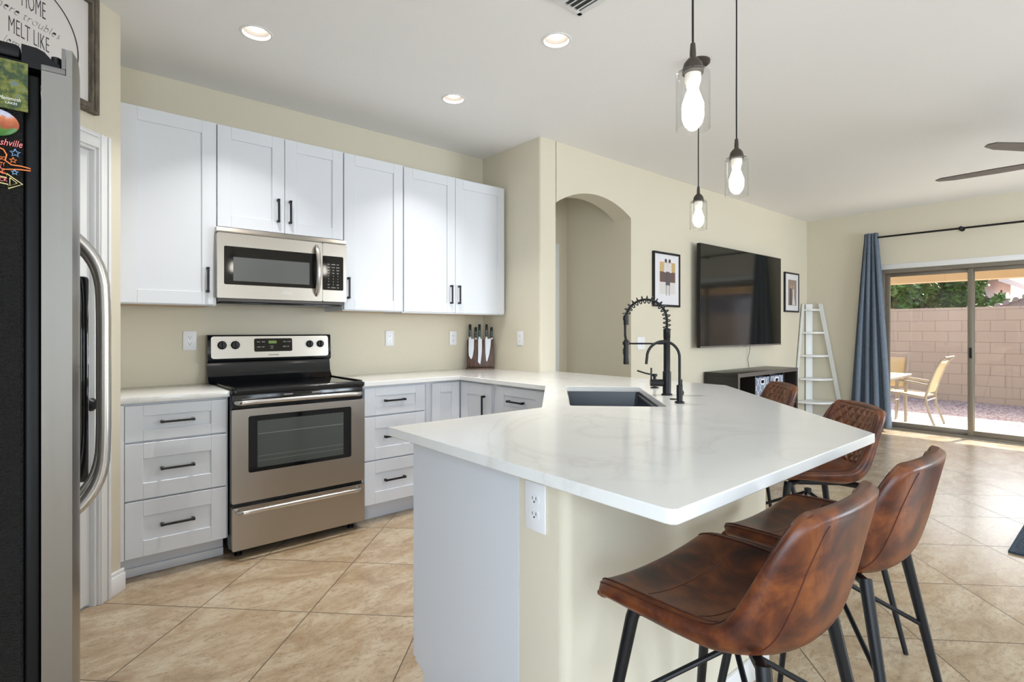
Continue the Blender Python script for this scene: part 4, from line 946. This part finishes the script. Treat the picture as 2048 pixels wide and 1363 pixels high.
# ================================================================= FAN
FC = (5.22, 0.09)
t = thing('ceiling_fan', 'dark slim-bladed ceiling fan entering at the right edge', 'ceiling fan', (*FC, CZ))
MB().lathe([(0, 0), (0.07, 0), (0.075, -0.03), (0.03, -0.06), (0, -0.06)], (*FC, CZ)).build('canopy', M_blade, t)
MB().cyl((*FC, CZ - 0.05), (*FC, 2.46), 0.013).build('downrod', M_blade, t)
MB().lathe([(0, 0.09), (0.05, 0.09), (0.10, 0.06), (0.11, 0.01), (0.09, -0.05), (0.05, -0.07), (0, -0.075)], (*FC, 2.40)).build('motor', M_blade, t)
for k in range(6):
    a = R(90 + (55 if k == 1 else 60 * k)) if k else R(91)
    fm = Matrix.Translation((*FC, 2.40)) @ Matrix.Rotation(a, 4, 'Z') @ Matrix.Rotation(R(5), 4, 'X')
    out = [(0.10, -0.035), (0.3, -0.055), (0.6, -0.065), (0.85, -0.055), (0.94, -0.025), (0.955, 0.01), (0.92, 0.04), (0.6, 0.052), (0.3, 0.045), (0.10, 0.035)]
    MB(fm).prism(out, -0.003, 0.003).build('blade', M_blade, t, smooth=False)

# ================================================================= TV, PICTURES
t = thing('television', 'large flat black television mounted on the living room wall', 'television', (5.95, 2.93, 1.6))
MB().box(5.008, 6.895, 2.930, 2.968, 1.060, 2.134, 0.003).build('case', M_blk, t)
MB().box(5.014, 6.889, 2.9285, 2.9302, 1.076, 2.128).build('screen', M_screen, t, smooth=False, label='glossy reflecting screen')
MB().box(5.008, 6.895, 2.9265, 2.9300, 1.060, 1.0755, 0.001, 1).box(5.91, 5.99, 2.925, 2.93, 1.053, 1.062).build('bottom_bezel', M_grey, t)
MB().box(5.6, 6.3, 2.968, 3.029, 1.35, 1.85, 0.003).build('wall_mount', M_mount, t)
tag(MB().tube([(6.20, 2.985, 1.09), (6.21, 3.0, 0.98), (6.20, 3.015, 0.9), (6.23, 3.012, 0.802)], 0.003, 6).build('power_cord', M_blk), 'thin black cord hanging from the television to the shelf', 'cord')
def person_fig(m, x, y, z, h, mat_, nm, t, body=None):
    s_ = h
    m.lathe([(0, 0.0), (0.07 * s_, 0.02 * s_), (0.08 * s_, 0.08 * s_), (0.05 * s_, 0.15 * s_), (0, 0.17 * s_)], (x, y, z + 0.83 * s_))
def flat_poly(pts, x0, z0, sc, y, nm, mt, t):
    MB().prism([(x0 + a * sc, z0 + c_ * sc) for a, c_ in pts], y, y + 0.0006, axis='y').build(nm, mt, t, smooth=False)
suit = mat('print_dark_clothes', (0.10, 0.09, 0.11), 0.5); skin_ = mat('print_skin', (0.55, 0.36, 0.27), 0.5); gold = mat('print_warm_room', (0.62, 0.42, 0.18), 0.5)
dress = mat('print_white_dress', (0.72, 0.68, 0.66), 0.5); brown = mat('print_brown', (0.15, 0.09, 0.07), 0.5); hair = mat('print_hair', (0.08, 0.05, 0.035), 0.5); greyp = mat('print_grey', (0.42, 0.41, 0.42), 0.5)
def picture(x0, x1, z0, z1, label, variant):
    t = thing('framed_photograph', label, 'picture', ((x0 + x1) / 2, 3.03, z0)); y0 = 3.008
    m = MB(); w_ = 0.021
    m.box(x0, x0 + w_, y0, 3.0295, z0, z1, 0.001, 1).box(x1 - w_, x1, y0, 3.0295, z0, z1, 0.001, 1).box(x0 + w_, x1 - w_, y0, 3.0295, z0, z0 + w_, 0.001, 1).box(x0 + w_, x1 - w_, y0, 3.0295, z1 - w_, z1, 0.001, 1)
    m.build('frame', M_blk, t)
    MB().box(x0 + w_, x1 - w_, 3.015, 3.018, z0 + w_, z1 - w_).build('mat_board', M_matboard, t, smooth=False)
    if variant == 1:
        a, c_, e, f_ = x0 + 0.105, x1 - 0.085, z0 + 0.24, z1 - 0.095
        ph = MB().box(a, c_, 3.0142, 3.015, e, f_).build('print', gold, t, smooth=False, label='warm-toned photo of a couple from behind')
        MB().box(a, c_, 3.0136, 3.0141, e, e + 0.10).build('dark_band', brown, ph, smooth=False)
        MB().box(a, c_, 3.0136, 3.0141, e - 0.115, e).build('pale_foreground', greyp if False else dress, ph, smooth=False)
        cx_ = (a + c_) / 2
        for dx, mt in ((-0.03, dress), (0.035, dress)):
            flat_poly([(-0.035, 0), (0.035, 0), (0.03, 0.09), (0.012, 0.10), (-0.012, 0.10), (-0.03, 0.09)], cx_ + dx, e + 0.095, 1.0, 3.0130, 'shoulders', mt, ph)
            flat_poly([(0.018 * math.cos(R(q)), 0.02 * math.sin(R(q))) for q in range(0, 360, 30)], cx_ + dx * 1.0, e + 0.208, 1.0, 3.0124, 'head', hair, ph)
        flat_poly([(-0.03, 0), (0.045, 0), (0.04, 0.13), (-0.02, 0.135)], cx_ - 0.005, e - 0.03, 1.0, 3.0124, 'coat', suit, ph)
        flat_poly([(-0.03, -0.10), (-0.015, -0.10), (-0.01, 0), (-0.03, 0)], cx_ + 0.0, e - 0.03, 1.0, 3.0128, 'legs', greyp, ph)
        flat_poly([(0.02, -0.10), (0.035, -0.10), (0.04, 0), (0.02, 0)], cx_ + 0.0, e - 0.03, 1.0, 3.0128, 'legs', greyp, ph)
    else:
        a, c_, e, f_ = x0 + 0.105, x1 - 0.08, z0 + 0.09, z1 - 0.095
        ph = MB().box(a, c_, 3.0142, 3.015, e, f_).build('print', mat('print_sepia', (0.33, 0.25, 0.20), 0.5), t, smooth=False, label='sepia photo of a couple in formal clothes')
        cx_ = (a + c_) / 2
        flat_poly([(-0.09, 0), (-0.015, 0), (-0.02, 0.16), (-0.035, 0.23), (-0.085, 0.22)], cx_, e + 0.005, 1.0, 3.0130, 'suit', suit, ph)
        flat_poly([(-0.01, 0), (0.085, 0), (0.05, 0.13), (0.055, 0.21), (0.01, 0.21), (0.015, 0.13)], cx_, e + 0.005, 1.0, 3.0126, 'dress', dress, ph)
        for dx in (-0.045, 0.03): flat_poly([(0.02 * math.cos(R(q)), 0.024 * math.sin(R(q))) for q in range(0, 360, 30)], cx_ + dx, e + 0.245, 1.0, 3.0124, 'head', skin_, ph)
    return t
picture(4.323, 4.773, 1.469, 1.998, 'black framed photograph with white mat left of the television', 1)
picture(7.205, 7.645, 1.478, 2.000, 'black framed photograph with white mat right of the television', 2)

# ================================================================= CONSOLE with baskets
t = thing('cube_shelf', 'black-brown cube shelf lying low under the television', 'shelf', (5.95, 2.84, 0))
x0, x1, y0, y1, zt = 5.235, 6.680, 2.645, 3.012, 0.800
m = MB().box(x0, x1, y0, y1, zt - 0.04, zt, 0.002).box(x0, x1, y0, y1, 0.0, 0.04, 0.002).box(x0, x0 + 0.04, y0, y1, 0.04, zt - 0.04, 0.002).box(x1 - 0.04, x1, y0, y1, 0.04, zt - 0.04, 0.002)
m.build('outer_frame', M_dkwood, t)
MB().box(x0, x1, y0 - 0.001, y0, zt - 0.04, zt).box(x0, x0 + 0.04, y0 - 0.001, y0, 0, zt - 0.04).build('front_edge', M_ledge, t, smooth=False, label='worn greyish front edge')
cell = (x1 - x0 - 0.08 - 3 * 0.016) / 4
xs = [x0 + 0.04 + k * (cell + 0.016) for k in range(4)]
for k in range(1, 4): MB().box(xs[k] - 0.016, xs[k], y0 + 0.002, y1 - 0.004, 0.04, zt - 0.04).build('divider', M_dkwood, t, smooth=False)
MB().box(x0 + 0.04, x1 - 0.04, y0 + 0.003, y1 - 0.006, 0.392, 0.408).build('middle_shelf', M_dkwood, t, smooth=False)
MB().box(x0 + 0.04, x1 - 0.04, y1 - 0.006, y1 - 0.001, 0.04, zt - 0.04).build('back_panel', M_dkwood, t, smooth=False)
M_bask = mat('blue_ogee_fabric', (0.3, 0.35, 0.45), 0.9); b = NB(M_bask)
g = b.n('NewGeometry'); sp2 = b.n('SeparateXYZ'); b.l(g.outputs['Position'], sp2.inputs[0])
hx_ = b.math('DIVIDE', b.math('ADD', sp2.outputs[0], sp2.outputs[1]), 0.095)
cs = b.math('MULTIPLY', b.math('COSINE', b.math('MULTIPLY', sp2.outputs[2], 2 * PI / 0.125)), 0.25)
e1 = b.math('FRACT', b.math('SUBTRACT', hx_, cs)); e2 = b.math('FRACT', b.math('ADD', b.math('SUBTRACT', hx_, 0.5), cs))
dd = b.math('MINIMUM', b.math('MINIMUM', e1, b.math('SUBTRACT', 1.0, e1)), b.math('MINIMUM', e2, b.math('SUBTRACT', 1.0, e2)))
b.base(b.mix(b.math('LESS_THAN', dd, 0.045), (0.235, 0.275, 0.36), (0.78, 0.80, 0.86)))
for k, lab in ((1, 'blue and white lattice storage bin, left one in the cube shelf'), (2, 'blue and white lattice storage bin, right one in the cube shelf')):
    a, c_ = xs[k] + 0.006, xs[k] + cell - 0.006
    t = thing('storage_bin', lab, 'storage bin', ((a + c_) / 2, 2.8, 0.408), group='patterned bins in the cube shelf')
    zb, ztp = 0.4085, 0.735; cx_ = (a + c_) / 2; hh = 0.688
    hole = rrect(cx_ - 0.035, cx_ + 0.035, hh - 0.018, hh + 0.018, 0.012, 3)
    m = MB().prism([(a, zb), (c_, zb), (c_, ztp), (a, ztp)], 2.650, 2.656, axis='y', holes=[hole])
    m.box(a, a + 0.005, 2.656, 2.985, zb, ztp).box(c_ - 0.005, c_, 2.656, 2.985, zb, ztp).box(a, c_, 2.980, 2.985, zb, ztp).box(a, c_, 2.656, 2.98, zb, zb + 0.005)
    m.build('fabric_box', M_bask, t, smooth=False)
    MB().prism(rrect(cx_ - 0.048, cx_ + 0.048, hh - 0.031, hh + 0.031, 0.02, 4), 2.6485, 2.650, axis='y', holes=[hole]).build('handle_rim', M_plate, t, smooth=False)

# ================================================================= CORNER LADDER SHELF
t = thing('corner_ladder_shelf', 'white tapered corner ladder shelf between the photograph and the curtain', 'shelf', (7.8, 2.9, 0))
MB(Matrix.Translation((7.905, 2.985, 0)) @ Matrix.Rotation(R(-45), 4, 'Z')).box(-0.045, 0.045, -0.009, 0.009, 0.0, 1.60, 0.003).build('back_post', M_shelfw, t)
def rail(p0, p1, wdir):
    m = MB(); a, c_ = Vector(p0), Vector(p1); wv = Vector(wdir).normalized() * 0.026; nv = (c_ - a).cross(wv).normalized() * 0.008
    vs = [p + s_ * wv + r_ * nv for p in (a, c_) for s_, r_ in ((-1, -1), (1, -1), (1, 1), (-1, 1))]
    m._new(vs, [(0, 3, 2, 1), (4, 5, 6, 7), (0, 1, 5, 4), (1, 2, 6, 5), (2, 3, 7, 6), (3, 0, 4, 7)], 0.002, 1); return m
rail((7.928, 2.850, 1.60), (7.928, 2.560, 0.002), (0, 1, 0)).build('side_rail', M_shelfw, t)
rail((7.770, 3.008, 1.60), (7.460, 3.008, 0.002), (1, 0, 0)).build('side_rail', M_shelfw, t)
for z_ in (1.515, 1.205, 0.895, 0.585, 0.280):
    ext = 0.100 + 0.255 * (1.60 - z_) / 1.60 + 0.03
    pts = [(7.918, 2.998), (7.918 - ext * 1.05, 2.998)] + [(7.918 - ext * 1.05 * math.cos(R(q)) ** 0.8 if q < 90 else 7.918, 2.998 - ext * 1.05 * math.sin(R(q)) ** 0.8) for q in range(10, 91, 10)]
    MB().prism(pts, z_ - 0.012, z_ + 0.012).build('shelf_board', M_shelfw, t, ang=40)

# ================================================================= CURTAIN, ROD
t = thing('curtain_rod', 'black curtain rod above the sliding door', 'curtain rod', (7.86, 1.2, 2.40))
MB().cyl((7.865, 2.262, 2.405), (7.865, 0.10, 2.400), 0.0115).build('rod', M_blk, t)
MB().lathe([(0, -0.02), (0.018, -0.018), (0.027, 0), (0.018, 0.018), (0, 0.02)], (7.865, 1.349, 2.402), (0, 1, 0)).build('center_bracket', M_blk, t)
MB().cyl((7.865, 1.349, 2.402), (7.948, 1.349, 2.402), 0.008).cyl((7.94, 1.349, 2.402), (7.9495, 1.349, 2.402), 0.025).build('bracket_arm', M_blk, t)
t = thing('curtain', 'blue-grey curtain panel gathered at the left of the sliding door', 'curtain', (7.86, 2.23, 2.4))
rows_ = []; NZ, NW = 46, 120
for i in range(NZ + 1):
    f = i / NZ; z_ = 2.462 - f * (2.462 - 0.03); r_ = []
    hw_ = 0.075 + 0.155 * min(1, max(0, f - 0.03) / 0.97) ** 0.85; cy_ = 2.232 + 0.0 * f
    am = 0.020 + 0.030 * f
    for j in range(NW + 1):
        q = j / NW; ph = q * 2 * PI * 4.2 + 0.5 * math.sin(3 * f + 2 * q)
        x_ = 7.858 + am * math.sin(ph) + 0.010 * math.sin(ph * 0.43 + 5 * f); y_ = cy_ + hw_ * (1 - 2 * q) + 0.008 * math.sin(ph * 2)
        r_.append((x_ - 0.03 * f, y_, z_))
    rows_.append(r_)
o = MB().grid(rows_).build('fabric', M_curt, t, ang=180); md = o.modifiers.new('thickness', 'SOLIDIFY'); md.thickness = 0.003
# rug
t = MB().prism([(4.050, 0.490), (5.9, 0.490), (5.9, -1.6), (4.050, -1.6)][::-1], 0.0005, 0.012).build('area_rug', M_rug, smooth=False)
tag(t, 'dark blue woven rug on the tiles at the right edge', 'rug')

# ================================================================= OUTSIDE
struct(MB().box(8.1, 10.2, -4, 7, -0.2, -0.10).build('patio_floor', M_conc, smooth=False), 'pale concrete patio slab')
struct(MB().box(7.935, 8.11, 0.33, 2.17, -0.1, 0.002).build('door_threshold', M_conc, smooth=False))
o = MB().box(10.2, 13.1, -5, 9, -0.25, -0.11).build('gravel_bed', M_gravel, smooth=False); tag(o, 'pink-grey gravel bed between patio and block wall', 'gravel', kind='stuff')
struct(MB().box(13.1, 13.3, -5, 3.62, -0.3, 1.672).box(13.1, 13.3, 3.62, 9, -0.3, 1.735).build('garden_wall', M_block, smooth=False), 'tan block garden wall')
struct(MB().box(9.85, 10.1, -4, 7, 1.955, 2.55).build('patio_beam', M_stucco, smooth=False), 'tan stucco patio beam')
struct(MB().box(8.1, 10.1, -4, 7, 2.55, 2.62).build('patio_roof', M_stucco, smooth=False), 'patio roof soffit')
struct(MB().box(9.85, 10.1, 3.9, 4.15, -0.1, 1.955).build('patio_post', M_stucco, smooth=False), 'tan patio post')
o = MB().box(13.3, 40, -30, 40, -0.3, -0.2).build('neighbour_yard', M_gravel, smooth=False); struct(o, 'ground beyond the garden wall')
def make_chair_out(label):
    t = thing('patio_chair', label, 'chair', (0, 0, 0), 0, 'sling patio chairs at the outdoor table')
    for sx_ in (-0.26, 0.26):
        MB().tube([(sx_, -0.34, 0.0), (sx_, -0.29, 0.14), (sx_, -0.25, 0.28), (sx_, -0.235, 0.42), (sx_, -0.275, 0.60), (sx_, -0.35, 0.82), (sx_, -0.40, 0.92), (sx_, -0.445, 0.965)], 0.016, 10).build('back_frame', M_alu, t)
        MB().tube([(sx_, -0.235, 0.40), (sx_, 0.0, 0.435), (sx_, 0.24, 0.455)], 0.014, 10).build('seat_rail', M_alu, t)
        MB().tube([(sx_, 0.24, 0.0), (sx_, 0.21, 0.25), (sx_, 0.22, 0.50), (sx_, 0.20, 0.60), (sx_, 0.14, 0.632), (sx_, -0.05, 0.615), (sx_, -0.285, 0.575)], 0.014, 10, flat=0.8).build('arm_and_front_leg', M_alu, t)
    MB().tube([(-0.26, -0.445, 0.965), (0.26, -0.445, 0.965)], 0.014, 10).tube([(-0.26, -0.24, 0.36), (0.26, -0.24, 0.36)], 0.010, 10).tube([(-0.26, 0.21, 0.30), (0.26, 0.21, 0.30)], 0.010, 10).build('cross_bars', M_alu, t)
    MB().grid([[(x_, y_, z_) for x_ in (-0.25, -0.1, 0.1, 0.25)] for y_, z_ in ((-0.235, 0.415), (-0.1, 0.425), (0.1, 0.44), (0.25, 0.452))]).build('seat_sling', M_sling, t)
    MB().grid([[(x_, y_, z_) for x_ in (-0.25, -0.1, 0.1, 0.25)] for y_, z_ in ((-0.24, 0.46), (-0.275, 0.60), (-0.35, 0.82), (-0.395, 0.91))]).build('back_sling', M_sling, t)
    for nm in t.children:
        if 'sling' in nm.name: md = nm.modifiers.new('thickness', 'SOLIDIFY'); md.thickness = 0.004
    return t
c0 = make_chair_out('tan sling patio chair seen side-on through the left glass panel'); c0.location = (9.45, 2.19, -0.10); c0.rotation_euler[2] = R(0)
dup(c0, (9.88, 2.68, -0.10), R(90), 'tan sling patio chair behind the outdoor table, partly behind the curtain')
t = thing('patio_table', 'rectangular outdoor table with pale top beside the curtain', 'table', (9.0, 2.9, -0.1))
MB().box(8.30, 9.56, 2.20, 3.60, 0.585, 0.605, 0.004).build('tabletop', M_tabletop, t)
MB().box(8.30, 9.56, 2.20, 2.235, 0.560, 0.585).box(8.30, 9.56, 3.565, 3.60, 0.560, 0.585).box(8.30, 8.335, 2.235, 3.565, 0.560, 0.585).box(9.525, 9.56, 2.235, 3.565, 0.560, 0.585).build('apron', M_alu, t)
for x_, y_ in ((8.36, 2.26), (9.50, 2.26), (8.36, 3.54), (9.50, 3.54)):
    MB().cyl((x_, y_, -0.1), (x_, y_, 0.57), 0.020).build('leg', M_alu, t)
# trees beyond the wall
def tree(label, x, y, zc_, r, n, h, grp='trees beyond the block wall'):
    rnd = random.Random(int(x * 100 + y * 10)); t = thing('garden_tree', label, 'tree', (x, y, -0.2), 0, grp)
    m = MB().tube([(x, y, -0.2), (x + 0.1, y, zc_ * 0.5), (x, y + 0.1, zc_)], [0.16, 0.12, 0.07], 10)
    for k in range(6):
        a = k * 1.05; m.tube([(x, y, zc_ * 0.6), (x + math.cos(a) * r * 0.6, y + math.sin(a) * r * 0.6, zc_ + 0.2 * (k % 3))], [0.06, 0.02], 7)
    m.build('trunk', M_bark, t)
    m = MB()
    cl = [Vector((rnd.gauss(0, 0.45) * r, rnd.gauss(0, 0.45) * r, rnd.gauss(0, 0.38) * h)) for _ in range(26)]
    for _ in range(n):
        c_ = rnd.choice(cl); p = Vector((x, y, zc_)) + c_ + Vector((rnd.gauss(0, 0.17) * r, rnd.gauss(0, 0.17) * r, rnd.gauss(0, 0.17) * h))
        s_ = rnd.uniform(0.05, 0.11); a = Vector((rnd.uniform(-1, 1), rnd.uniform(-1, 1), rnd.uniform(-1, 1))).normalized(); q = a.orthogonal().normalized() * s_ * 0.5; a = a * s_
        vs = [m.bm.verts.new(v_) for v_ in (p - a, p + q, p + a, p - q)]; m.bm.faces.new(vs)
    m.build('foliage', M_leaf, t, smooth=False)
tree('dense green tree above the wall, nearest the curtain', 15.4, 4.05, 2.4, 0.85, 9000, 0.85)
tree('green tree above the wall in the middle of the left glass panel', 17.2, 3.85, 2.5, 0.72, 9000, 0.9)
tree('green tree above the wall beside the neighbouring gable', 17.1, 2.93, 2.4, 0.40, 4500, 0.8)
tree('small bright green bush between the gable and the tiled roof', 18.3, 2.50, 1.86, 0.30, 1500, 0.24)
# neighbouring houses
t = thing('neighbour_house', 'pinkish stucco gable end beyond the block wall', 'house', (18, 3.4, -0.2))
MB().prism([(2.83, -0.2), (6.5, -0.2), (6.5, 3.2), (4.6, 3.9), (2.83, 2.72)], 19.0, 24.0, axis='x').build('walls', M_stucco2, t, smooth=False)
MB().prism([(2.45, 2.52), (4.6, 3.97), (6.8, 3.2), (6.8, 3.36), (4.6, 4.13), (2.45, 2.68)][::-1], 18.7, 24.3, axis='x').build('roof', M_roof, t, smooth=False)
t = thing('tiled_roof_house', 'house with grey clay tile roof rising at the right above the block wall', 'house', (17, -1.5, -0.2))
MB().box(16.2, 21, -9.0, 2.1, -0.2, 1.70).build('walls', M_stucco2, t, smooth=False)
m = MB()
m.prism([(2.25, 1.72), (-3.5, 4.02), (-9.25, 1.72)][::-1], 16.0, 21.2, axis='x')
m.build('roof', M_roof, t, smooth=False)
m = MB()
for k in range(36):
    y_ = 2.25 - k * 0.15; z_ = 1.73 + k * 0.15 * 0.4
    m.tube([(15.9, y_, z_), (21.0, y_, z_)], 0.055, 8)
m.build('tiles', M_roof, t)
